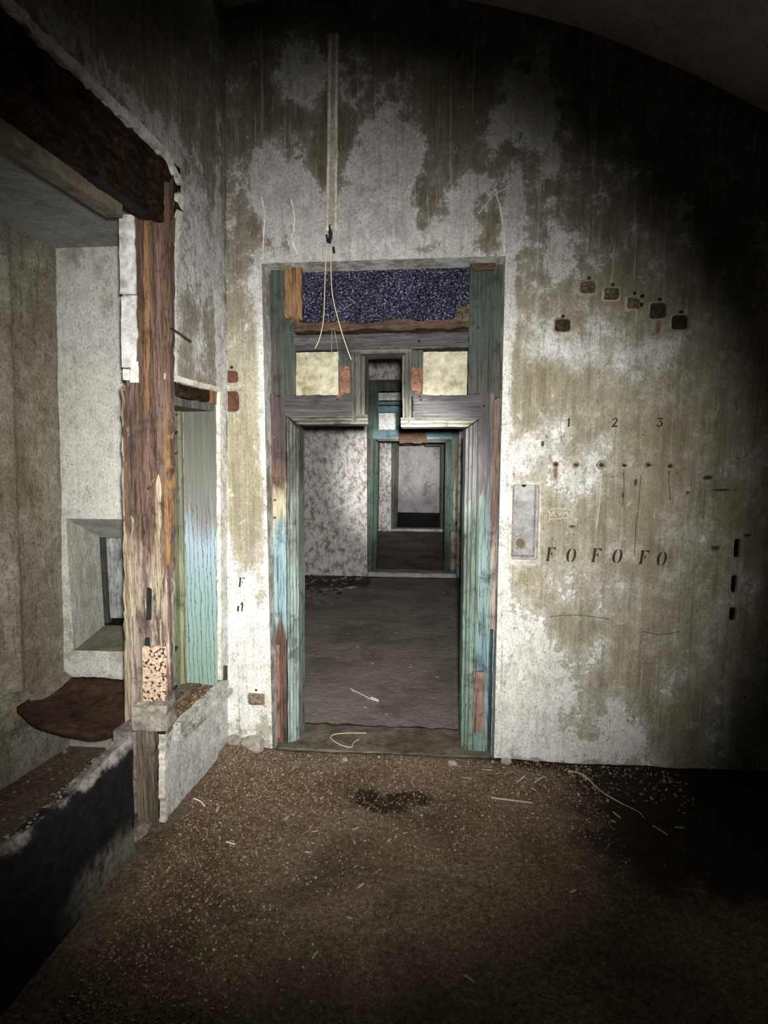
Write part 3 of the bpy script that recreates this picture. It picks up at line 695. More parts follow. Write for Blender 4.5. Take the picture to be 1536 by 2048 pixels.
# ------------------------------------------------------------------ doorway frames
def frame_door(idx, Yf, near):
    """timber doorway. Measured on the near one in the plane Y=2.62, the others are built alike further on."""
    e = empty('door_%d' % idx, (-.23, Yf, 0), kind='structure')
    dy = Yf - 2.62
    def R(x0, y0, x1, y1):
        ym = min(max((y0 + y1) / 2, y0), y0 + 150); a = onY(x0, y1, 2.62); b = onY(x1, y0, 2.62); return onY(x0, ym, 2.62).x, onY(x1, ym, 2.62).x, a.z, b.z
    def bd(name, px, mat, y=0.0, th=.04, axis='z', amp=.0022, rag=0, step=.02, label=None, lump=0):
        x0, x1, z0, z1 = R(*px)
        if not near: step *= 2.2
        if axis == 'z': o = board(name, (x0, Yf + y, z0), (0, 0, z1 - z0), (x1 - x0, 0, 0), (0, th, 0), mat, e, amp, step=step, rag=rag, lump=lump)
        else: o = board(name, (x0, Yf + y, z0), (x1 - x0, 0, 0), (0, 0, z1 - z0), (0, th, 0), mat, e, amp, step=step, rag=rag, lump=lump)
        if label: o['label'] = label
        if px[0] < 575 and px[3] > 1000:      # the left stile leans out towards the floor
            for vv in o.data.vertices: vv.co.x -= .026 * max(0, 1 - vv.co.z / 1.65)
        return o
    if near: mS, mSu, mJ, mJg, mR, mX, mXm, mSl = m_stL, m_stLu, m_jamb, m_jambG, m_jambR, m_railX, m_railX2, m_slot
    elif idx == 2: mS = mSu = mJ = mJg = mR = mSl = m_green2; mX = m_blue2; mXm = m_railX2
    else: mS = mSu = mJ = mJg = mR = mSl = m_green3; mX = mXm = m_green3
    # outer stiles, full height
    bd('stile', (544, 528, 590, 790), mSu, .004, .14)
    bd('stile', (541, 788, 573, 1496), mS, 0, .15, label='brown and blue painted stile' if near else None)
    bd('stile', (938, 512, 974, 788), mSu, .004, .14)
    bd('stile', (957, 786, 986, 1518), mR, 0, .15)
    bd('edge_strip', (972, 510, 1002, 800), mSu if near else mS, .02, .12)
    bd('edge_strip', (984, 798, 1001, 1255), m_post2 if near else mS, -.012, .05, rag=.02)
    bd('edge_strip', (984, 1255, 1000, 1515), (m_jambR), .004, .05)
    bd('edge_strip', (533, 545, 546, 800), m_post if near else mS, .03, .08, rag=.02)
    bd('edge_strip', (536, 798, 543, 1480), m_post if near else mS, .01, .08, rag=.02)
    if near:
        bd('mortar_strip', (527, 900, 537, 1330), m_mortar, -.03, .06, amp=.005)
        bd('corner_chip', (528, 526, 552, 540), m_edge, -.05, .05, amp=.004)
        bd('splintered_board', (572, 534, 606, 640), m_orange, -.022, .03, rag=.03, amp=.004, label='bare orange splintered board')
        bd('top_splice', (942, 512, 990, 542), m_rotX, -.01, .02, axis='x', rag=.01, amp=.004)
        bd('patch_board', (946, 1342, 969, 1463), wood('red_patch_wood', (.12, .07, .055), (.33, .22, .17), axis='Z'), -.012, .014, rag=.006, label='reddish bare patch board')
        bd('torn_board', (543, 1290, 569, 1470), wood('torn_red_wood', (.07, .03, .022), (.33, .21, .155), axis='Z', along=5), -.010, .014, rag=.02, label='bare reddish torn board')
        for yy in (875, 935, 965, 1000, 1035):
            p = onY(550, yy, 2.62); disc('nail', (p.x, p.z), .006, m_rust, e, Yf - .012, Yf + .01, 8)
        for (xx, yy) in ((956, 655), (842, 800), (557, 792), (838, 682), (968, 812), (690, 678)):
            p = onY(xx, yy, 2.62); disc('nail', (p.x, p.z), .006, m_dark, e, Yf - .010, Yf + .01, 8)
    # jambs: stepped mouldings running to the floor
    zb = 0.0
    profL = [(0, 0), (.014, -.006), (.018, .006), (.030, .006), (.036, .016), (.046, .016), (.052, .030), (.060, .034), (.064, .15), (0, .15)]
    x0 = R(574, 850, 600, 851)[0]; x1r = R(930, 850, 962, 851)[1]
    ztopL = R(600, 832, 601, 833)[3]; ztopR = R(900, 836, 901, 837)[3]
    k = 60 if near else 24
    extrude_prof('jamb', profL, zb, ztopL, lambda s, t, l: Vector((x0 + s * .80 - .026 * (1 - l / ztopL), Yf + t, l)), mJ, e, k, .0016 if near else .001, cb=lambda s, t: -s * 1.0)
    wR = x1r - R(930, 850, 962, 851)[0]
    profR = [(0, 0), (-.014, -.006), (-.020, .006), (-.042, .006), (-.050, .018), (-.064, .018), (-.072, .034), (-.086, .038), (-.094, .15), (0, .15)]
    extrude_prof('jamb', profR, zb, ztopR, lambda s, t, l: Vector((x1r + s * wR / .094, Yf + t, l)), mJg, e, k, .0016 if near else .001, cb=lambda s, t: s * .6)
    # heads of the two bays, with their mouldings
    xa, xb = R(574, 810, 735, 811)[:2]
    zl = R(640, 790, 641, 832); zr = R(880, 790, 881, 838)
    board('rail', (xa - .01, Yf - .004, zl[2]), (R(574, 810, 704, 811)[1] - xa + .01, 0, 0), (0, 0, zl[3] - zl[2]), (0, .14, 0), mX, e, .003, step=.02)
    xc, xd = R(804, 810, 962, 811)[:2]
    board('rail', (R(826, 810, 965, 811)[0], Yf - .004, zr[2]), (xd - R(826, 810, 965, 811)[0], 0, 0), (0, 0, zr[3] - zr[2]), (0, .14, 0), mX, e, .003, step=.02)
    profH = [(0, 0), (-.010, -.006), (-.014, .004), (-.026, .006), (-.032, .020), (-.044, .024), (-.047, .15), (0, .15)]
    extrude_prof('head_moulding', profH, xa, xb, lambda s, t, l: Vector((l, Yf + t, ztopL + .004 + s * .95)), mXm, e, 30, .0014, ca=lambda s, t: -s * 1.1, cb=lambda s, t: -.0)
    extrude_prof('head_moulding', profH, xc - .005, R(806, 850, 962, 851)[1], lambda s, t, l: Vector((l, Yf + t, ztopR + .004 + s * 1.0)), mXm, e, 30, .0014, cb=lambda s, t: s * 1.4)
    # slot between the bays
    zs0 = R(760, 702, 761, 703)[3]
    profS = [(0, 0), (.012, -.006), (.016, .006), (.034, .008), (.040, .022), (.052, .026), (.056, .15), (0, .15)]
    xs = R(703, 760, 735, 761)[0]; xe = R(800, 760, 823, 761)[1]
    extrude_prof('slot_moulding', profS, ztopL - .03, zs0, lambda s, t, l: Vector((xs + s * 1.15, Yf - .002 + t, l)), mSl, e, 26, .0016, cb=lambda s, t: -s * .4)
    extrude_prof('slot_moulding', profS, ztopR - .03, zs0, lambda s, t, l: Vector((xe - s * .85, Yf - .002 + t, l)), mSl, e, 26, .0016, cb=lambda s, t: -s * .4)
    xs2 = R(701, 700, 824, 701)
    profT = [(0, 0), (-.008, -.006), (-.012, .004), (-.022, .006), (-.03, .02), (-.034, .15), (0, .15)]
    extrude_prof('slot_head', profT, xs2[0], xs2[1], lambda s, t, l: Vector((l, Yf - .002 + t, zs0 + .02 + s * .95)), mXm, e, 20, .0014)
    bd('short_stile', (677, 700, 703, 792), mSu, .004, .12); bd('short_stile', (822, 700, 846, 792), mSu, .004, .12)
    bd('rail', (589, 664, 937, 701), mX, .0, .14, axis='x', amp=.003)
    bd('panel', (593, 704, 677, 791), m_cream if near else m_whitebk, -.004 if near else .02, .03, amp=.0018, label='cream stone panel' if near else None)
    bd('panel', (846, 703, 934, 791), m_cream if near else m_whitebk, -.004 if near else .02, .03, amp=.0018, label='cream stone panel' if near else None)
    if near:
        bd('rotten_beam', (588, 641, 938, 664), m_rotX, -.015, .14, axis='x', amp=.007, rag=.01, step=.012, label='crumbling brown beam')
        pn = R(602, 528, 942, 646)
        # pebbled pane: real relief
        V = []; Fc = []; nx, ny = 240, 84
        for j in range(ny + 1):
            for i in range(nx + 1):
                x = pn[0] + (pn[1] - pn[0]) * i / nx; z = pn[2] + (pn[3] - pn[2]) * j / ny
                V.append((x, Yf + .045 - .007 * MN.noise(Vector((x * 130, 0, z * 130))), z))
        for j in range(ny):
            for i in range(nx): Fc.append((j * (nx + 1) + i, j * (nx + 1) + i + 1, (j + 1) * (nx + 1) + i + 1, (j + 1) * (nx + 1) + i))
        o = mk('transom_pane', V, Fc, m_glit, e); o['label'] = 'glittering dark blue pebbled transom pane'
        bd('dirt_lump', (911, 610, 942, 645), m_plug2, .015, .03, amp=.010, rag=.01, step=.01)
        # rusty hinge plates
        for (x0_, y0_, x1_, y1_, tail) in ((679, 733, 701, 788, [(689, 780), (676, 799)]), (823, 736, 845, 782, [(836, 775), (840, 793)])):
            q = R(x0_, y0_, x1_, y1_)
            hp = board('hinge_plate', (q[0], Yf - .010, q[2]), (0, 0, q[3] - q[2]), (q[1] - q[0], 0, 0), (0, .010, 0), m_rust, e, .0025, step=.01, rag=.006)
            hp['label'] = 'rusty hinge plate'
            a, b = onY(*tail[0], 2.62), onY(*tail[1], 2.62)
            t = (b - a); nrm = Vector((t.z, 0, -t.x)).normalized() * .009
            pts = [a + nrm * 1.3, b + nrm, b - nrm, a - nrm * 1.3]
            slab('hinge_tail', [(p.x, Yf - .016, p.z) for p in pts], 0, .012, m_rust, hp, axis=1)
            disc('rivet', (b.x, b.z), .005, m_dark, hp, Yf - .018, Yf - .012, 8)
        # roots hanging from the rotten beam
        for L in ([(664, 655, 2.60), (663, 690, 2.603), (664, 718, 2.604)], [(668, 655, 2.60), (674, 690, 2.603), (678, 722, 2.604)]):
            tube('hanging_fibre', spline(ypts(L), 5), .0012, m_stick, e, 5)
    elif idx == 2:
        bd('board', (588, 536, 938, 592), m_green3, .05, .03, axis='x')
        bd('board', (588, 592, 938, 640), m_whitebk, .03, .03, axis='x', label='whitish board')
        bd('rail', (588, 640, 938, 664), m_blue2, .0, .14, axis='x')
        o = bd('rotten_board', (700, 768, 838, 860), m_rotX, -.03, .05, axis='x', amp=.012, rag=.04, lump=.01, label='crumbling brown board blocking the slot')
        for q in ((544, 840, 556, 1020), (541, 1290, 556, 1440), (972, 860, 1000, 1250), (957, 1300, 985, 1480)): bd('bare_wood_patch', q, m_post, -.006, .02, rag=.03)
        bd('blue_sill', (566, 790, 700, 838), m_blue2, -.012, .02, axis='x'); bd('blue_sill', (832, 790, 966, 838), m_blue2, -.012, .02, axis='x')
    else:
        bd('board', (588, 540, 938, 664), m_green3, .03, .05, axis='x')
        bd('board', (700, 700, 824, 838), m_green3, .03, .05, axis='x')
    return e
DR1 = frame_door(1, 2.62, True)
D2 = 6.53; D3 = 10.42; D4 = 13.75
DR2 = frame_door(2, D2 + .09, False)
DR3 = frame_door(3, D3 + .09, False)

# thresholds
def threshold(idx, Y0, Y1, z, mat):
    o = board('threshold', (DX0 + .004, Y0, -.03), (DX1 - DX0 - .008, 0, 0), (0, Y1 - Y0, 0), (0, 0, z + .03), mat, None, .006, freq=(12, 12, 12), step=.03, smooth=True)
    o.name = 'trim_%d' % idx; tag(o, kind='structure'); return o
m_thr = rough_mat('threshold_stone', (.07, .055, .04), (.20, .17, .13), 18, .9, .015)
threshold(1, D + .03, D + .30, .026, m_thr); threshold(2, D2 + .0, D2 + .22, .05, m_far); threshold(3, D3, D3 + .22, .05, m_far)

# ------------------------------------------------------------------ rooms beyond
def plain_wall(name, Y, mat, x0=-3.0, x1=2.2, hole=True, z1=3.4, step=.06):
    H = [(DX0, DX1, -.1, DZ1)] if hole else []
    o = wall_grid(name, lambda u, v: Vector((u, Y, v)), x0, x1, -.02, z1, step, H, mat, None, .006)
    tag(o, kind='structure')
    if hole:
        for f, fl in ((lambda u, v: Vector((DX0, Y + u, v)), False), (lambda u, v: Vector((DX1, Y + u, v)), True)):
            reveal('reveal', f, .3, DZ1, .1, mat, o, flip=fl)
        reveal('reveal', lambda u, v: Vector((DX0 + u, Y + v, DZ1)), DX1 - DX0, .3, .1, mat, o)
    return o
plain_wall('wall_middle', D2, m_mottle); plain_wall('wall_rear', D3, m_mottle); plain_wall('wall_far', D4, m_far, hole=False)
def quad(name, pts, mat, kind='structure', parent=None):
    o = mk(name, pts, [(0, 1, 2, 3)], mat, parent)
    if kind and parent is None: o['kind'] = kind
    return o
def room_shell(x0, x1, y0, y1, z, tagn):
    quad('wall_left' , [(x0, y0, 0), (x0, y1, 0), (x0, y1, z), (x0, y0, z)], m_mottle)
    quad('wall_right', [(x1, y1, 0), (x1, y0, 0), (x1, y0, z), (x1, y1, z)], m_mottle)
    quad('ceiling', [(x0, y0, z), (x0, y1, z), (x1, y1, z), (x1, y0, z)], m_ceil)
for a, b in ((D + TH, D2), (D2 + .3, D3), (D3 + .3, D4)):
    room_shell(-3.0, 2.2, a, b, 3.4, '')
for Y in (D + TH, D2 + .3, D3 + .3):   # backs of the walls
    V = []; Fc = []
    xa_ = -1.2 if Y < 3 else -3.0
    if Y < 3: V += [(-3, 3.2, 0), (-1.2, 3.2, 0), (-1.2, 3.2, 3.4), (-3, 3.2, 3.4), (-1.2, Y, 0), (-1.2, Y, 3.4)]; Fc += [(3, 2, 1, 0), (1, 2, 5, 4)]
    for (a, b, c, d) in ((xa_, DX0, 0, 3.4), (DX1, 2.2, 0, 3.4), (DX0, DX1, DZ1, 3.4)):
        k = len(V); V += [(a, Y, c), (b, Y, c), (b, Y, d), (a, Y, d)]; Fc.append((k + 3, k + 2, k + 1, k))
    o = mk('wall_back_face', V, Fc, m_mottle); o.name = 'wall_inner'; tag(o, kind='structure')

def floor_grid(name, x0, x1, y0, y1, step, mat, maskf, amp, zf=None):
    us = np.linspace(x0, x1, max(2, int((x1 - x0) / step))); vs = np.linspace(y0, y1, max(2, int((y1 - y0) / step))); V = []; col = []
    for v in vs:
        for u in us:
            z = amp * (MN.noise(Vector((u * 3, v * 3, 0))) + .5 * MN.noise(Vector((u * 11, v * 11, 2))) + .35 * MN.noise(Vector((u * 35, v * 35, 2))))
            if zf: z += zf(u, v)
            V.append((u, v, z)); col.append((0, maskf(u, v), 0))
    nu = len(us); Fc = [(j * nu + i, j * nu + i + 1, (j + 1) * nu + i + 1, (j + 1) * nu + i) for j in range(len(vs) - 1) for i in range(nu - 1)]
    o = mk(name, V, Fc, mat, None, True); tag(o, kind='structure')
    at = o.data.color_attributes.new('mask', 'FLOAT_COLOR', 'POINT'); arr = np.ones((len(V), 4), dtype=np.float32); arr[:, :3] = np.array(col); at.data.foreach_set('color', arr.ravel())
    return o
def heap(x, y):      # dirt drifted along the walls
    h = .042 * math.exp(-((y - D - .01) / .12) ** 2) + .035 * math.exp(-((x + 1.05) / .16) ** 2) * (1 if y > 1.6 else max(0, (y - .9) / .7))
    return h if y < D + .01 else 0
st_c = onZ(785, 1603, 0); shade_c = onZ(1350, 1640, 0)
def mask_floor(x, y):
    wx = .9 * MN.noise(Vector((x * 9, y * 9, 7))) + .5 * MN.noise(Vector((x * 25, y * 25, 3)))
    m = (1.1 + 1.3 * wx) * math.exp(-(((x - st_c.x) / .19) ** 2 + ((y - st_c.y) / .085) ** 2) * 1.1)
    m += .95 * math.exp(-(max(0, .95 - x) / .42) ** 2 - (max(0, abs(y - 2.4) - .35) / .35) ** 2) if x > .15 else 0  # paints the shade over the right-hand floor into the dirt colour
    m += .7 * math.exp(-((y - D) / .05) ** 2) if x > .3 else 0  # painted shadow line along the foot of the right part of the wall
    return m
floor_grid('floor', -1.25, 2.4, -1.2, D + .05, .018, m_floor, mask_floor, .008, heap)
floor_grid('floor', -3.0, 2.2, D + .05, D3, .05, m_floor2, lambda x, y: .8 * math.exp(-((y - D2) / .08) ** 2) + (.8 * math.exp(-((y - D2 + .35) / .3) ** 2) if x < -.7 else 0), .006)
floor_grid('floor', -3.0, 2.2, D3, D4, .15, m_dark, lambda x, y: 1.0, .006)  # near-black colour paints the light's falloff onto the last room's floor
floor_grid('floor', -2.6, -1.15, -1.2, D + .02, .05, m_floor, lambda x, y: .3, .008)

# ------------------------------------------------------------------ main room shell
V = []; Fc = []; ny = 20
prof = [(x, vz(x)) for x in np.linspace(-1.25, 2.4, 60)]
for j in range(ny + 1):
    for (x, z) in prof: V.append((x, -1.2 + (D + .03 + 1.2) * j / ny, z + .004 * MN.noise(Vector((x * 3, j * .3, 0)))))
n = len(prof)
for j in range(ny):
    for i in range(n - 1): Fc.append((j * n + i, (j + 1) * n + i, (j + 1) * n + i + 1, j * n + i + 1))
tag(mk('ceiling', V, Fc, m_ceil, None, True), kind='structure')
quad('wall_right', [(2.4, D, 0), (2.4, -1.2, 0), (2.4, -1.2, 1.85), (2.4, D, 1.85)], m_far)
quad('wall_back', [(2.4, -1.2, 0), (-2.6, -1.2, 0), (-2.6, -1.2, 3.5), (2.4, -1.2, 3.5)], m_far)

# ------------------------------------------------------------------ left wall with window niche and big opening
WY0, WY1, WZ0, WZ1 = 2.06, 2.452, .40, 1.775
OY1 = 1.79; PY1 = 2.06                # big opening ends at OY1; timber post to PY1
HZ0, HZ1 = 2.31, 2.575                 # rotten lintel
PZ = .45
wlL = blobs([(2.49, .9, .05, 1.2, .6), (2.3, .2, .35, .2, .8), (2.12, .2, .15, .25, .5), (2.08, 2.0, .05, .5, .35), (2.3, 1.9, .1, .15, .3), (2.3, 2.5, .1, .4, .15), (1.9, 2.64, .3, .05, .3), (2.12, 2.5, .03, .3, .5), (2.45, 2.2, .03, .8, .5)])
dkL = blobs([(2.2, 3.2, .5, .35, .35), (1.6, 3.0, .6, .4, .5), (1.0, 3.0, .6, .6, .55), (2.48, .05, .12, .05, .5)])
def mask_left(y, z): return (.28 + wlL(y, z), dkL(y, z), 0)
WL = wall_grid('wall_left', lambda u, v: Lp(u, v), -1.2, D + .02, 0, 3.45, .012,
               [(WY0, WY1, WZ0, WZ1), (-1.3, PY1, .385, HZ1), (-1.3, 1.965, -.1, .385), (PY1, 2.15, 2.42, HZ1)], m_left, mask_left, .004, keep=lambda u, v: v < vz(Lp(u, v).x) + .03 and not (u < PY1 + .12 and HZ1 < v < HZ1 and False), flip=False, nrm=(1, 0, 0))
tag(WL, kind='structure')
# ragged pale edge of the plaster along lintel and post
def ragged_edge(name, pts, w, off, mat, parent, seed=1, amp=.014):
    V = []; Fc = []
    for i, (y, z, ny_, nz_) in enumerate(pts):
        j = amp * MN.noise(Vector((y * 14, z * 14, seed))) + amp * .6 * MN.noise(Vector((y * 47, z * 47, seed)))
        V.append(Lp(y + ny_ * (w * .5 + j), z + nz_ * (w * .5 + j), off)); V.append(Lp(y - ny_ * (w * .6 - j * .8), z - nz_ * (w * .6 - j * .8), off + .001))
        V.append(Lp(y + ny_ * (w * .5 + j), z + nz_ * (w * .5 + j), off - .025))
    for i in range(len(pts) - 1):
        a = i * 3; b = a + 3
        Fc += [(a, b, b + 1, a + 1), (a + 2, b + 2, b, a)]
    return mk(name, V, Fc, mat, parent)
ragged_edge('plaster_edge', [(y, HZ1 - (.0 if y < 2.05 else (y - 2.05) * .6), 0, -1) for y in np.linspace(-.3, 2.14, 150)], .028, .006, m_edge, WL)
ragged_edge('plaster_edge', [(2.135 - .06 * min(1, (2.48 - z) / .3), z, -1, 0) for z in np.linspace(2.48, 1.80, 60)], .032, .006, m_edge, WL, 4)
ragged_edge('plaster_edge', [(1.975, z, -1, 0) for z in np.linspace(.40, .02, 60)], .014, .005, m_edge, WL, 7)
def lbox(name, y0, y1, z0, z1, o0, o1, mat, parent, amp=.003, axis='z', step=.02, rag=0, label=None, lump=0, freq=None):
    """block lying in the left wall; o0..o1 offsets from the wall face (positive into the room)"""
    o = Lp(y0, z0, o0); w_ = Lp(y0, z0, o1) - o; uy = Lp(y1, z0, o0) - o; uz = Lp(y0, z1, o0) - o
    b = board(name, o, uz if axis == 'z' else uy, uy if axis == 'z' else uz, w_, mat, parent, amp, step=step, rag=rag, lump=lump, freq=freq)
    if label: b['label'] = label
    return b
# solid wall behind (faces the side room)
lbox('masonry_core', 2.03, D - .005, .0, WZ0 - .03, -.25, -.03, m_mortar, WL, .002, step=.1)
lbox('masonry_core', WY1 + .01, D - .005, WZ0 - .03, WZ1 + .03, -.25, -.03, m_mortar, WL, .002, step=.1)
lbox('masonry_core', PY1 + .005, D - .005, WZ1 + .06, 2.44, -.09, -.03, m_mortar, WL, .002, step=.1)

# lintel beam
m_gap = m_dark
LB_ = empty('rotten_lintel', Lp(.6, HZ0, -.02), 'long rotten dark brown timber lintel above the big opening on the left', 'lintel')
lbox('beam', -1.15, 2.15, HZ0 + .03, HZ1 + .01, -.085, -.012, m_rot, LB_, .014, axis='y', step=.05, lump=.012, freq=(9, 30, 30))
for (y0, y1, z0, z1, a) in ((1.15, 1.75, HZ0 + .05, HZ0 + .16, -.004), (1.45, 2.02, HZ0 + .12, HZ0 + .22, .004), (1.72, 2.14, HZ0 + .02, HZ0 + .12, .0), (.5, 1.2, HZ0 + .08, HZ0 + .2, .002)):
    lbox('splintered_piece', y0, y1, z0, z1, -.03, a + .008, m_rot, LB_, .012, axis='y', rag=.04, lump=.012, freq=(12, 40, 40))
lbox('shade_gap_block', 1.70, 1.93, HZ0 + .015, HZ0 + .07, -.05, .004, m_black, LB_, .008, axis='y', rag=.03, lump=.01)  # black block added to paint the shade in the lintel's broken end
cl = lbox('concrete_lintel', -1.15, 1.88, HZ0 - .015, HZ0 + .03, -.115, -.06, rough_mat('dark_underside', (.06, .05, .035), (.19, .165, .12), 20, .8, .01), None, .006, axis='y', step=.06)
cl.name = 'trim_5'; tag(cl, kind='structure')

# post: its broad face looks back into the room
YP = 2.02
PT = empty('timber_post', (-1.04, YP + .05, .5), 'tall rotten reddish brown timber post with splintered planks beside the big left opening', 'post')
def fboard(name, xb0, xb1, xt0, xt1, yb, yt, mat, off=0.0, th=.03, rag=.05, amp=.006, parent=None, label=None, Y=None, step=.02, freq=None, lump=0.0, jit=1):
    y = (Y or YP) - off
    a, b_, t0, t1 = onY(xb0, yb, y), onY(xb1, yb, y), onY(xt0, yt, y), onY(xt1, yt, y)
    o = board(name, a, (t0 + t1) / 2 - (a + b_) / 2, b_ - a, Vector((0, th, 0)), mat, parent if parent is not None else PT, amp, step=step, rag=rag, lump=lump, freq=freq)
    if label: o['label'] = label
    return o
fboard('core', 262, 330, 274, 330, 1405, 400, m_post2, -.018, .03, .01, .003)
for (q, m_, off, rg, lab) in (((250, 262, 243, 254, 1440, 775), m_pale, .004, .05, 'pale splintered plank'), ((260, 275, 252, 268, 1420, 765), m_post2, .000, .05, None),
        ((272, 286, 270, 286, 1405, 424), m_post, .004, .03, None), ((284, 300, 286, 300, 1292, 424), m_post2, -.003, .06, None),
        ((298, 312, 300, 312, 1300, 415), m_post, .003, .05, None), ((311, 325, 311, 326, 1296, 405), m_post2, -.002, .05, None),
        ((323, 334, 324, 335, 1290, 385), m_post, .005, .05, None), ((332, 341, 334, 339, 1425, 430), m_post2, .002, .06, None),
        ((333, 342, 328, 338, 960, 372), m_post, .007, .10, None), ((328, 340, 330, 339, 1130, 860), m_orange, .009, .16, 'bare orange splinter of the post'),
        ((288, 297, 290, 299, 820, 440), m_orange, .006, .16, 'bare orange splinter of the post'), ((312, 322, 310, 321, 1240, 980), m_pale, .006, .16, None),
        ((262, 271, 256, 266, 1230, 1030), m_pale, .006, .12, None), ((252, 262, 246, 258, 1120, 770), m_post, .008, .12, None)):
    fboard('plank', *q, m_, off, .03, rg, .006, label=lab)
fboard('black_insert', 293, 301, 294, 301, 1240, 1178, m_black, .010, .01, .01, .002, label='black strip'); fboard('black_insert', 290, 299, 291, 298, 1292, 1276, m_black, .010, .01, .01, .002, label='black strip')
tube('splinter', [onY(296, 978, YP - .012), onY(309, 956, YP - .03)], .0045, m_orange, PT, 5)
tube('twig', [onY(338, 655, YP), onY(362, 668, YP - .02), onY(383, 683, YP - .02)], .0035, m_rustd, PT, 5)['label'] = 'thin brown splinter sticking out'
WB = empty('whitewashed_masonry', (-1.13, YP + .03, 1.8), 'strip of whitewashed masonry blocks against the upper left side of the post', 'masonry')
for q in ((240, 271, 236, 270, 588, 430), (243, 273, 242, 272, 735, 592), (261, 276, 262, 276, 765, 722), (245, 260, 243, 262, 760, 738)):
    fboard('block', *q, m_whitebk, .010, .05, .004, .004, parent=WB, freq=(30, 30, 30), step=.012)
ps = fboard('porous_stone', 286, 332, 285, 331, 1412, 1293, m_porous, .010, .03, .004, .003, freq=(60, 60, 60), step=.01)
ps.parent = None; tag(ps, 'tan porous stone block full of small pits set in the foot of the post', 'stone')
bs = fboard('stone_block', 264, 333, 264, 331, 1462, 1414, m_stone, .06, .07, .008, .006, freq=(20, 20, 20), step=.012, lump=.008)
bs.parent = None; tag(bs, 'grey white-flecked stone block under the foot of the timber post', 'stone')
lb = fboard('upright_board', 276, 310, 275, 306, 1652, 1464, m_boardlow, 0, .025, .02, .004, Y=1.955)
lb.parent = None; tag(lb, 'weathered grey brown upright board between black low wall and white dado', 'board')
le = fboard('tarred_strip', 308, 330, 303, 330, 1640, 1452, m_black, 0, .02, .01, .006, Y=1.985)
le.parent = None; tag(le, 'black tarred strip right of the low upright board', 'board')
for (xx, yy, rr, lab) in ((292, 1668, .045, 'dark rubble lump at the foot of the low upright board'), (312, 1652, .03, 'smaller rubble lump right of the foot of the low upright board')):
    p = onZ(xx, yy, 0); bm = bmesh.new(); bmesh.ops.create_icosphere(bm, subdivisions=3, radius=rr)
    for v in bm.verts:
        d = 1 + .3 * MN.noise(v.co * (1.6 / rr) + Vector((xx, 0, 0))); v.co = Vector((v.co.x * d * .8, v.co.y * d * 1.3, v.co.z * d * .8))
    me = bpy.data.meshes.new('rubble'); bm.to_mesh(me); bm.free(); me.materials.append(m_mortar)
    o = bpy.data.objects.new('rubble_stone', me); C.objects.link(o); o.location = (p.x - .01, p.y - .03, rr * .5); tag(o, lab, 'stone')

# parapet
def parapet():
    SEED[0] += 5; V = []; Fc = []; ny_, nz_, nt = 110, 16, 4
    def top(y): return .455 + .015 * MN.noise(Vector((y * 3, 0, 3))) + .012 * MN.noise(Vector((y * 13, 0, 3))) + .03 * max(0, (y - 1.45) / .35)
    rows = []
    for i in range(ny_ + 1):
        y = -1.2 + (OY1 + 1.2) * i / ny_; r = []
        for k in range(nz_ + 1):
            z = top(y) * k / nz_; r.append(Lp(y, z, -.010 + .006 * MN.noise(Vector((y * 6, z * 6, 1))) - (.012 if k == nz_ else 0)))
        for k in range(1, nt + 1):
            r.append(Lp(y, top(y) - .004 * k + .008 * MN.noise(Vector((y * 20, k * 2.1, 5))), -.022 - .050 * k / nt))
        r.append(Lp(y, 0, -.08)); rows.append(r)
    n = len(rows[0])
    for r in rows: V += r
    for i in range(ny_):
        for k in range(n - 1): Fc.append((i * n + k, (i + 1) * n + k, (i + 1) * n + k + 1, i * n + k + 1))
    Fc.append(tuple(range(n))); Fc.append(tuple(range(ny_ * n + n - 1, ny_ * n - 1, -1)))
    g = M('parapet_black_and_plaster')
    z = g.xyz(g.pos)[2]; y = g.xyz(g.pos)[1]
    n1 = g.noise(g.sc(g.pos, (1, 5, 3)), 1.0, 7, .65); n2 = g.noise(g.pos, 30, 6, .7)
    zt = g.ma('ADD', z, g.ma('MULTIPLY', g.ma('SUBTRACT', n1, .5), .28))
    pale = g.ramp(n2, [(.35, (.08, .07, .06)), (.6, (.30, .28, .255))])
    col = g.ramp(n2, [(.4, (.005, .005, .006)), (.7, (.018, .017, .018))])
    col = g.mix(g.mr(zt, .44, .47), col, pale)
    low = g.ma('MULTIPLY', g.mr(zt, .20, .13), g.ma('MULTIPLY', g.mr(y, 1.38, 1.6), g.mr(n1, .42, .5)))
    col = g.mix(low, col, g.ramp(n2, [(.35, (.07, .065, .05)), (.6, (.20, .185, .15))]))
    g.bump(n2, .6, .01)
    o = mk('wall_parapet', V, Fc, g.done(col), None); tag(o, kind='structure')
    bm = bmesh.new(); bm.from_mesh(o.data); bmesh.ops.recalc_face_normals(bm, faces=bm.faces); bm.to_mesh(o.data); bm.free()
    return o
WP = parapet()

# ------------------------------------------------------------------ window niche beside the corner
WN = empty('window_1', Lp(2.25, WZ0, -.1), kind='structure')
def wn(name, pts, mat, th=Vector((0, .012, 0)), label=None, **k):
    a, b, c_ = map(Vector, pts); o = board(name, a, b - a, c_ - a, th, mat, WN, **k)
    if label: o['label'] = label
    return o
JD = .30    # niche depth
# far reveal (faces the camera): three boards
def jb(o0, o1, mat, y=WY1, z0=WZ0 - .02, z1=WZ1 - .05, amp=.0015, label=None):
    a = Lp(y, z0, o0); b = Lp(y, z1, o0); c_ = Lp(y, z0, o1)
    return wn('panel_board', (a, b, c_), mat, Vector((0, .014, 0)), label, amp=amp, step=.03)
jb(-.055, -.012, m_drip, WY1 - .01); jb(-.165, -.059, m_drip, WY1 - .004, label='pale blue board with black drips'); 
jb(-.185, -.167, m_wgrn, WY1 - .02)
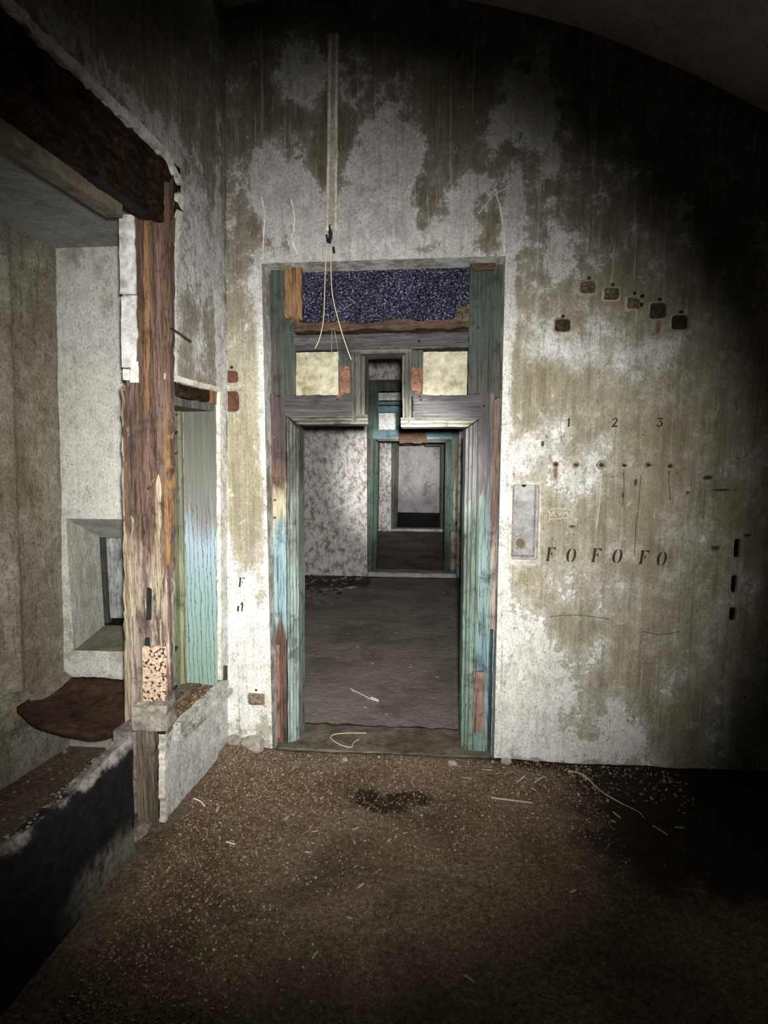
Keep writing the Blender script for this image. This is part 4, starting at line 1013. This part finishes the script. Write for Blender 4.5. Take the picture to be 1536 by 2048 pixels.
# back shutter of the niche, yellow green
a = Lp(2.11, WZ0 - .02, -.19); wn('shutter_board', (a, Lp(2.11, WZ1 - .06, -.19), Lp(2.30, WZ0 - .02, -.19)), m_wgrn, Vector((-.014, 0, 0)), 'yellow green painted board', amp=.0015)
a = Lp(2.305, WZ0 - .02, -.186); wn('shutter_board', (a, Lp(2.305, WZ1 - .06, -.186), Lp(2.44, WZ0 - .02, -.186)), m_wgrn, Vector((-.014, 0, 0)), amp=.0015)
# hinges stubs on the post side of the niche
for yy in (828, 866, 905, 1300, 1342, 1378):
    p = onL(347, yy, -.02); o = board('hinge_stub', p, (0, .02, 0), (.010, 0, 0), (0, 0, .009), m_orange if yy in (828, 905, 1342) else m_black, WN, .001)
# lintel of the niche: rotten timber, pale plaster lip, orange end grain
lbox('niche_lintel', WY0, WY1 - .03, WZ1 - .055, WZ1 + .004, -.18, -.012, m_rot, WN, .008, axis='y', rag=.005, freq=(14, 40, 40))
lbox('lintel_end', WY1 - .075, WY1 - .015, WZ1 - .06, WZ1 + .002, -.10, -.004, m_orange, WN, .003, label='bare orange beam end')
lbox('niche_soffit', WY0, WY1, WZ1 - .09, WZ1 - .058, -.19, -.02, m_slot, WN, .004, axis='y')
ragged_edge('plaster_lip', [(y, WZ1 + .006, 0, -1) for y in np.linspace(2.0, 2.47, 40)], .02, .006, m_edge, WL, 11, .005)
ragged_edge('plaster_lip', [(WY1 + .006, z, -1, 0) for z in np.linspace(1.78, .42, 90)], .02, .006, m_edge, WL, 12, .004)
# sill: sloping boards and thick nosing
lbox('sill_board', WY0 - .01, WY1, WZ0 - .035, WZ0, -.19, -.09, m_sill, WN, .003, axis='y')
lbox('sill_board', WY0 - .01, WY1, WZ0 - .03, WZ0 - .005, -.088, -.0, rough_mat('sill_dirt', (.05, .03, .018), (.17, .11, .07), 70, .8, .006), WN, .003, axis='y')
lbox('sill_batten', WY0 + .05, WY1 - .12, WZ0 - .002, WZ0 + .012, -.13, -.11, m_slot, WN, .002, axis='y')
m_nose = plaster('sill_nosing', old=((.12, .12, .09), (.30, .29, .22)), new=((.42, .42, .36), (.66, .66, .60)), cell=9, streak=.8, use_attr=False, sharp=.2)
lbox('sill_nosing', WY0 - .015, WY1 + .02, WZ0 - .038, WZ0 + .012, -.005, .028, m_nose, WN, .003, axis='y')
lbox('sill_nosing', WY0 - .02, WY1 + .04, WZ0 - .066, WZ0 - .040, -.005, .04, m_nose, WN, .003, axis='y')
lbox('corner_trim', WY1 + .012, WY1 + .026, WZ0 - .03, WZ0 + .08, -.003, .02, m_stLu, WN, .001)

# ------------------------------------------------------------------ side room seen through the big opening
SX = -1.84
def sidew(u, v): return Vector((u, D, v))
EM = (-1.785, -1.28, .512, 1.178)
ms = blobs([(-1.6, 1.8, .3, .6, .3), (-1.6, 1.3, .3, .3, .25), (-1.6, .43, .4, .05, .3), (-1.6, .15, .4, .2, -.2)])
dsd = blobs([(-1.5, 2.42, .6, .05, .25), (-1.8, .02, .5, .06, .4)])
WS = wall_grid('wall_side_front', sidew, -1.92, -1.03, 0, 2.5, .02, [EM], m_side, lambda x, z: (.38 + ms(x, z), dsd(x, z), 0), .005)
tag(WS, kind='structure')
# splayed embrasure
EB = (-1.70, -1.45, .36 + .27, 1.10)
b0 = onY(199, 1075, 2.90); b1 = onY(199, 1250, 2.90)
EBx0, EBx1, EBz0, EBz1 = b0.x, -1.30, b1.z, b0.z
F4 = [Vector((EM[0], D, EM[2])), Vector((EM[1], D, EM[2])), Vector((EM[1], D, EM[3])), Vector((EM[0], D, EM[3]))]
B4 = [Vector((EBx0, 2.90, EBz0)), Vector((EBx1, 2.90, EBz0)), Vector((EBx1, 2.90, EBz1)), Vector((EBx0, 2.90, EBz1))]
m_emb = plaster('embrasure_plaster', old=((.30, .30, .22), (.50, .50, .40)), new=((.55, .55, .47), (.75, .75, .68)), cell=8, streak=.6, use_attr=False, sharp=.2, speck=.1)
m_embs = rough_mat('embrasure_sill', (.13, .12, .085), (.27, .25, .19), 25, .6, .006)
m_embt = rough_mat('embrasure_soffit', (.35, .35, .32), (.65, .65, .60), 25, .6, .006)
for i, mt in ((0, m_embs), (1, m_emb), (2, m_embt), (3, m_emb)):
    j = (i + 1) % 4; V = []; Fc = []; n = 12
    for a in range(n + 1):
        for b in range(n + 1):
            s, t = a / n, b / n; p = (F4[i] * (1 - s) + F4[j] * s) * (1 - t) + (B4[i] * (1 - s) + B4[j] * s) * t
            d = .005 * MN.noise(p * 9) if 0 < a < n and 0 < b < n else 0
            V.append(p + Vector((d, 0, d)))
    for a in range(n):
        for b in range(n): Fc.append((a * (n + 1) + b, (a + 1) * (n + 1) + b, (a + 1) * (n + 1) + b + 1, a * (n + 1) + b + 1))
    mk('embrasure_side', V, [f[::-1] for f in Fc], mt, WS, True)
W2 = empty('window_2', (EBx0 + .1, 2.92, EBz0), kind='structure')
mk('dark_recess', [(EBx0, 3.10, EBz0), (EBx1, 3.10, EBz0), (EBx1, 3.10, EBz1), (EBx0, 3.10, EBz1), (EBx0, 2.9, EBz0), (EBx1, 2.9, EBz0), (EBx1, 2.9, EBz1), (EBx0, 2.9, EBz1)], [(0, 1, 2, 3), (4, 5, 1, 0), (5, 6, 2, 1), (6, 7, 3, 2), (7, 4, 0, 3)], m_black, W2)
s0 = onY(212, 1235, 2.93); s1 = onY(244, 1076, 2.93)
board('shutter', (s0.x, 2.925, s0.z), (0, 0, s1.z - s0.z), (s1.x - s0.x, 0, 0), (0, .02, 0), m_shut, W2, .001)['label'] = 'grey streaked wooden shutter'
s0 = onY(200, 1245, 2.91); s1 = onY(209, 1076, 2.91)
board('frame_strip', (s0.x, 2.905, s0.z), (0, 0, s1.z - s0.z), (s1.x - s0.x, 0, 0), (0, .03, 0), m_stLu, W2, .001)
s0 = onY(206, 1150, 2.90); board('latch', (s0.x, 2.895, s0.z), (.02, 0, 0), (0, 0, .014), (0, .02, 0), m_rustd, W2, .001)

# side room's left wall: splayed, with a rounded pilaster and a low ledge
pc0 = onZ(111, 496, 2.445); pc1 = onZ(0, 449, 2.445)
def SW(y, z, off=0.0): return Vector((-1.862 + .044 * z + .17 * (y - D) + off, y, z))
def side_fn(u, v):
    off = 0.0
    if v > .40: off += .05 * math.exp(-((u - 2.24) / .035) ** 2)
    if v < .40: off += .05 * min(1, (.40 - v) / .03)
    if v < .26: off += -.03 * min(1, (.26 - v) / .02)
    off += .006 * MN.noise(Vector((u * 5, v * 5, 9))) 
    return SW(u, v, off)
WSL = wall_grid('wall_side_left', side_fn, -1.2, D + .01, 0, 2.6, .05, [], m_side2, None, .0, stepv=.02, nrm=(1, 0, 0))
# finer strip where it is seen
bpy.data.objects.remove(WSL)
WSL = wall_grid('wall_side_left', side_fn, .9, D + .01, 0, 2.6, .014, [], m_side2, None, .0, stepv=.02, nrm=(1, 0, 0)); tag(WSL, kind='structure')
quad('wall_side_left', [SW(-1.2, 0), SW(.9, 0), SW(.9, 2.6), SW(-1.2, 2.6)], m_side2)
m_sceil = plaster('side_ceiling', old=((.17, .17, .155), (.27, .27, .25)), new=((.33, .33, .31), (.42, .42, .40)), cell=2.5, streak=.2, sharp=.3, speck=.05, use_attr=False)
quad('ceiling', [(-2.6, -1.2, 2.443), (-2.6, D, 2.443), (-1.06, D, 2.443), (-1.06, -1.2, 2.443)], m_sceil)

# rusty sagging slab in the side room corner
def basin():
    V = []; Fc = []; nu, nv = 30, 14
    A = SW(D, .36); 
    # rim: along the white wall (back) and along the left wall; front edge sags
    front = spline([onZ(33, 1413, .37), onZ(70, 1440, .36), onZ(150, 1464, .325), onZ(215, 1462, .32), onZ(300, 1430, .36), onZ(360, 1395, .38)], 6)
    back = [Vector((-1.85 + (1.85 - 1.24) * i / (len(front) - 1), D - .002, .372 + .006 * MN.noise(Vector((i * .7, 0, 0))))) for i in range(len(front))]
    n = len(front)
    for j in range(nv + 1):
        t = j / nv
        for i in range(n):
            p = back[i] * (1 - t) + front[i] * t
            p = p.copy(); p.z += -.035 * math.sin(math.pi * t) * (1 if 0 < i < n - 1 else 0) + .012 * MN.noise(p * 9) + .006 * MN.noise(p * 30)
            V.append(p)
    m0 = (nv + 1) * n
    for j in range(nv + 1):   # underside
        t = j / nv
        for i in range(n):
            p = back[i] * (1 - t) + (front[i]) * t
            p = p.copy(); p.z -= .03 + .10 * (1 - t) + .01 * MN.noise(p * 8); V.append(p)
    for j in range(nv):
        for i in range(n - 1):
            Fc.append((j * n + i, (j + 1) * n + i, (j + 1) * n + i + 1, j * n + i + 1)); Fc.append((m0 + j * n + i, m0 + j * n + i + 1, m0 + (j + 1) * n + i + 1, m0 + (j + 1) * n + i))
    for i in range(n - 1):
        Fc.append((nv * n + i, m0 + nv * n + i, m0 + nv * n + i + 1, nv * n + i + 1)); Fc.append((i, i + 1, m0 + i + 1, m0 + i))
    for j in range(nv):
        Fc.append((j * n, m0 + j * n, m0 + (j + 1) * n, (j + 1) * n)); Fc.append((j * n + n - 1, (j + 1) * n + n - 1, m0 + (j + 1) * n + n - 1, m0 + j * n + n - 1))
    o = mk('rusty_shelf', V, Fc, m_basin, None, True); return o
bsn = basin(); tag(bsn, 'rust brown sagging shelf slab in the corner of the side room below the embrasure', 'shelf')

# ------------------------------------------------------------------ debris
random.seed(5)
def scatter(name, n, fn, smin, smax, cols, label, cat, flat=.35, parent=None):
    V = []; Fc = []; cc = []
    for _ in range(n):
        x, y, z, k = fn(); s = random.uniform(smin, smax) * k; a = random.uniform(0, 6.28); m = random.choice((4, 5, 5, 6)); b = len(V)
        el = random.uniform(.4, 1.0); tx, ty = random.uniform(-.5, .5), random.uniform(-.5, .5); th = s * flat
        for q in (0, 1):
            for i in range(m):
                t = 6.283 * i / m; r = s * random.uniform(.7, 1.2) if q == 0 else s * .8
                lx, ly = r * math.cos(t), r * math.sin(t) * el
                X = lx * math.cos(a) - ly * math.sin(a); Y = lx * math.sin(a) + ly * math.cos(a)
                V.append((x + X, y + Y, z + q * th + X * tx + Y * ty))
        Fc.append(tuple(range(b + m, b + 2 * m)))
        for i in range(m): Fc.append((b + i, b + (i + 1) % m, b + m + (i + 1) % m, b + m + i))
        c = random.choice(cols); f = random.uniform(.7, 1.25); cc += [(c[0] * f, c[1] * f, c[2] * f, 1)] * (2 * m)
    g = M(name + '_mat', .9, .2); at = g.new('ShaderNodeAttribute'); at.attribute_name = 'tint'; mt = g.done(at.outputs['Color'])
    o = mk(name, V, Fc, mt, parent)
    ca = o.data.color_attributes.new('tint', 'FLOAT_COLOR', 'POINT'); ca.data.foreach_set('color', np.array(cc, dtype=np.float32).ravel())
    if parent is None: tag(o, label, cat)
    o['kind'] = 'stuff'; return o
def fz(x, y): return .008 * (MN.noise(Vector((x * 3, y * 3, 0))) + .5 * MN.noise(Vector((x * 11, y * 11, 2)))) + heap(x, y)
def xwall(y): return LD + .085 * y + .01
def near_walls():
    while True:
        y = D - .02 - abs(random.gauss(0, .34)); x = random.uniform(-1.0, .75)
        if random.random() < .5: x = xwall(y) + .03 + abs(random.gauss(0, .28)); y = random.uniform(1.2, D - .03)
        if x > xwall(y) + .02 and y > 1.2 and y < D - .01: return x, y, fz(x, y), 1
def everywhere():
    y = random.uniform(.75, D - .02); x = random.uniform(xwall(y) + .02, 1.3); return x, y, fz(x, y), .8
brn = [(.14, .085, .05), (.20, .125, .08), (.10, .06, .035), (.25, .17, .11), (.07, .042, .028), (.38, .27, .19)]
scatter('plaster_debris', 16000, near_walls, .0018, .0058, brn, 'reddish brown crumbs drifted along the doorway and left wall', 'debris')
scatter('floor_grit', 6000, everywhere, .0010, .0030, brn, 'fine pale grit spread over the dirt floor', 'grit')
def rside():
    x = random.uniform(.25, 1.15); y = D - .02 - abs(random.gauss(0, .12)); return x, y, fz(x, y), 1
scatter('wall_foot_flakes', 500, rside, .003, .010, [(.30, .27, .22), (.12, .10, .07), (.07, .055, .035), (.18, .15, .11)], 'loose flakes lying at the foot of the right wall', 'debris')
def chip_mesh(name, n, flat, mat, seed):
    random.seed(seed); P = []
    for i in range(n):
        t = 6.283 * i / n; rr = random.uniform(.6, 1.1); P.append((rr * math.cos(t), rr * .55 * math.sin(t)))
    V = [(x, y, 0) for x, y in P] + [(x * .85, y * .85, flat) for x, y in P]
    me = bpy.data.meshes.new(name); me.from_pydata(V, [], [tuple(range(n, 2 * n)), tuple(range(n - 1, -1, -1))] + [(i, (i + 1) % n, n + (i + 1) % n, n + i) for i in range(n)])
    me.materials.append(mat); return me
m_fleck = rough_mat('fleck_paint', (.22, .20, .17), (.52, .49, .44), 50, .3, .002)
FM = [chip_mesh('paint_flake', 7, .16, m_fleck, k) for k in range(4)]; WM = [chip_mesh('wood_chip', 6, .3, m_stick, k + 9) for k in range(4)]
random.seed(21)
for k in range(70):
    x = random.uniform(-1.4, .45); y = random.uniform(2.95, 5.9); sc = random.uniform(.006, .017)
    o = bpy.data.objects.new('paint_flake', FM[k % 4]); C.objects.link(o); o.location = (x, y, .004); o.scale = (sc, sc, sc * .6); o.rotation_euler = (0, 0, random.uniform(0, 6.28))
    tag(o, 'small pale paint flake lying on the grey floor beyond the doorway', 'flake', 'pale paint flakes on the second room floor')
for k in range(46):
    side = k % 3
    if side == 0: x = random.uniform(.15, .8); y = D - .04 - abs(random.gauss(0, .15))
    elif side == 1: y = random.uniform(1.5, D - .1); x = LD + .085 * y + .08 + abs(random.gauss(0, .25))
    else: x = random.uniform(-.9, .6); y = random.uniform(1.2, 2.3)
    sc = random.uniform(.007, .016)
    o = bpy.data.objects.new('wood_chip', WM[k % 4]); C.objects.link(o); o.location = (x, y, fz(x, y) + .001); o.scale = (sc * random.uniform(1, 2.2), sc * .6, sc * .6); o.rotation_euler = (0, random.uniform(-.2, .2), random.uniform(0, 6.28))
    tag(o, 'small tan wood chip among crumbs on the dirt floor', 'wood chip', 'wood chips on the dirt floor')
def corner2():
    x = random.uniform(-1.8, -.85); y = D2 - .05 - abs(random.gauss(0, .35)); return x, y, .004, 1
scatter('dark_litter', 260, corner2, .02, .05, [(.03, .028, .02), (.07, .06, .045), (.3, .29, .24), (.05, .045, .035)], 'dark litter along the far wall of the second room', 'debris', .12)
def sillf():
    y = random.uniform(WY0, WY1 - .03); o_ = random.uniform(-.08, .0); p = Lp(y, WZ0, o_); return p.x, p.y, WZ0 - .002, 1
scatter('sill_crumbs', 260, sillf, .002, .006, brn, '', '', .5, parent=WN)
def parf():
    y = random.uniform(.6, OY1); p = Lp(y, .44, random.uniform(-.07, -.03)); return p.x, y, .445 + .03 * max(0, (y - 1.45) / .35), 1
scatter('parapet_crumbs', 350, parf, .002, .007, [(.15, .13, .10), (.22, .20, .17), (.08, .06, .045)], '', '', .5, parent=WP)
def sidefl():
    x = random.uniform(-1.85, -1.2); y = random.uniform(1.3, D - .03); return x, y, .003, 1
scatter('side_room_litter', 300, sidefl, .004, .014, [(.12, .09, .05), (.2, .15, .1), (.07, .05, .03)], 'brown litter on the floor of the side room behind the low wall', 'debris', .3)

# single pieces on the floor
def floorpt(px, py, z=0.0):
    p = onZ(px, py, z); return Vector((p.x, p.y, z))
def lie(name, L, r, mat, label, cat, dz=.0, taper=False, grp=None):
    P = []
    for (px, py) in L:
        p = onZ(px, py, 0.0); zz = fz(p.x, p.y) if p.y < D else 0.004
        P.append(Vector((p.x, p.y, zz + r + dz)))
    o = tube(name, spline(P, 6), r, mat, None, 6, taper=taper); return tag(o, label, cat, grp)
lie('stick', [(982, 1596), (1020, 1601), (1066, 1607)], .004, m_stick, 'straight tan stick lying on dirt right of the doorway', 'stick')
lie('root', [(1135, 1556), (1165, 1561), (1200, 1585), (1240, 1607), (1275, 1625), (1288, 1638)], .0045, m_stick, 'long pale curving root on the dark floor at right', 'stick', taper=True)
lie('stick', [(1306, 1652), (1320, 1660), (1336, 1671)], .003, m_stick, 'short pale stick on dark floor beyond the root', 'stick')
lie('stick', [(1350, 1655), (1368, 1657)], .004, m_stick, 'stubby stick on dark floor, farthest right', 'stick')
lie('stick', [(757, 1531), (768, 1522), (776, 1514)], .005, m_stick, 'small pale splinter just before the threshold middle', 'stick')
lie('stick', [(388, 1613), (402, 1617), (410, 1624)], .003, m_white, 'short whitish splinter on dirt near the left wall foot', 'stick')
lie('stick', [(1032, 1572), (1050, 1562)], .004, m_stick, 'short tilted splinter near the right jamb foot', 'stick')
lie('stick', [(1068, 1572), (1080, 1566), (1088, 1563)], .004, m_stick, 'short tilted splinter further right of the jamb foot', 'stick')
lie('stick', [(452, 1683), (470, 1688)], .003, m_white, 'tiny pale splinter on open dirt left of centre', 'stick')
def yfl(L, r, z, name, mat, label, cat, taper=False):
    P = [Vector((onZ(x, y, z).x, onZ(x, y, z).y, z + r)) for x, y in L]
    return tag(tube(name, spline(P, 6), r, mat, None, 6, taper=taper), label, cat)
yfl([(700, 1378), (722, 1389), (742, 1399), (757, 1403)], .0032, .006, 'lath_piece', m_white, 'white lath sliver on grey floor beyond the doorway', 'sliver')
yfl([(742, 1396), (750, 1399), (757, 1403)], .005, .006, 'plaster_piece', m_white, 'white broken end beside the lath sliver', 'sliver')
yfl([(733, 1467), (700, 1467), (672, 1469), (661, 1475), (668, 1483), (685, 1492), (703, 1495), (706, 1488), (713, 1482), (718, 1480)], .0022, .042, 'cable_loop', m_wire, 'cream cable loop lying on the stone threshold', 'cable')
# laths in a small stack right of the jamb
for i, (a, b, lab) in enumerate((((945, 1548), (985, 1552), 'top'), ((946, 1555), (986, 1559), 'middle'), ((944, 1562), (984, 1566), 'bottom'))):
    p = floorpt(*a); q = floorpt(*b); d = q - p; z = .018 - .004 * i
    n_ = Vector((-d.y, d.x, 0)).normalized() * .014
    o = board('lath', (p.x, p.y, fz(p.x, p.y) + z - .012), d, n_, (0, 0, .008), m_boardlow, None, .001, rag=.006)
    tag(o, 'weathered lath in the small pile at the right jamb foot, %s of three' % ('farthest' if i == 0 else 'middle' if i == 1 else 'nearest'), 'lath', 'laths at the right jamb foot')
# rubble stones under the left of the doorway
for i, (px, py, r, lab) in enumerate(((515, 1503, .055, 'large grey rubble stone sunk at the wall foot left of the doorway'), (478, 1500, .035, 'smaller grey rubble stone left of the large one'), (1012, 1543, .022, 'small stone at the foot of the right jamb'), (905, 1543, .018, 'small pale stone before the threshold right end'), (1070, 1533, .015, 'small grey stone at the right wall foot'), (690, 1533, .012, 'pebble before the threshold left part'))):
    p = floorpt(px, py); y = min(p.y, D - r * .4)
    bm = bmesh.new(); bmesh.ops.create_icosphere(bm, subdivisions=3, radius=r)
    for v in bm.verts:
        d = 1 + .28 * MN.noise(v.co * (1.6 / r) + Vector((i * 7, 0, 0))) + .08 * MN.noise(v.co * (5 / r)); v.co = Vector((v.co.x * d * 1.15, v.co.y * d * .6, v.co.z * d * .85))
    me = bpy.data.meshes.new('stone'); bm.to_mesh(me); bm.free(); me.materials.append(m_stone)
    o = bpy.data.objects.new('rubble_stone', me); C.objects.link(o); o.location = (p.x, y, fz(p.x, y) + r * .35); tag(o, lab, 'stone')
# flat strip of concrete along the left wall foot
o = slab('kerb', [onZ(452, 1516, 0) + Vector((0, -.02, 0)), onZ(436, 1521, 0), onZ(376, 1590, 0), onZ(366, 1600, 0), Lp(2.12, 0, .01), Lp(2.46, 0, .01)], 0, .03, m_thr)
o.name = 'baseboard_left'; tag(o, kind='structure')
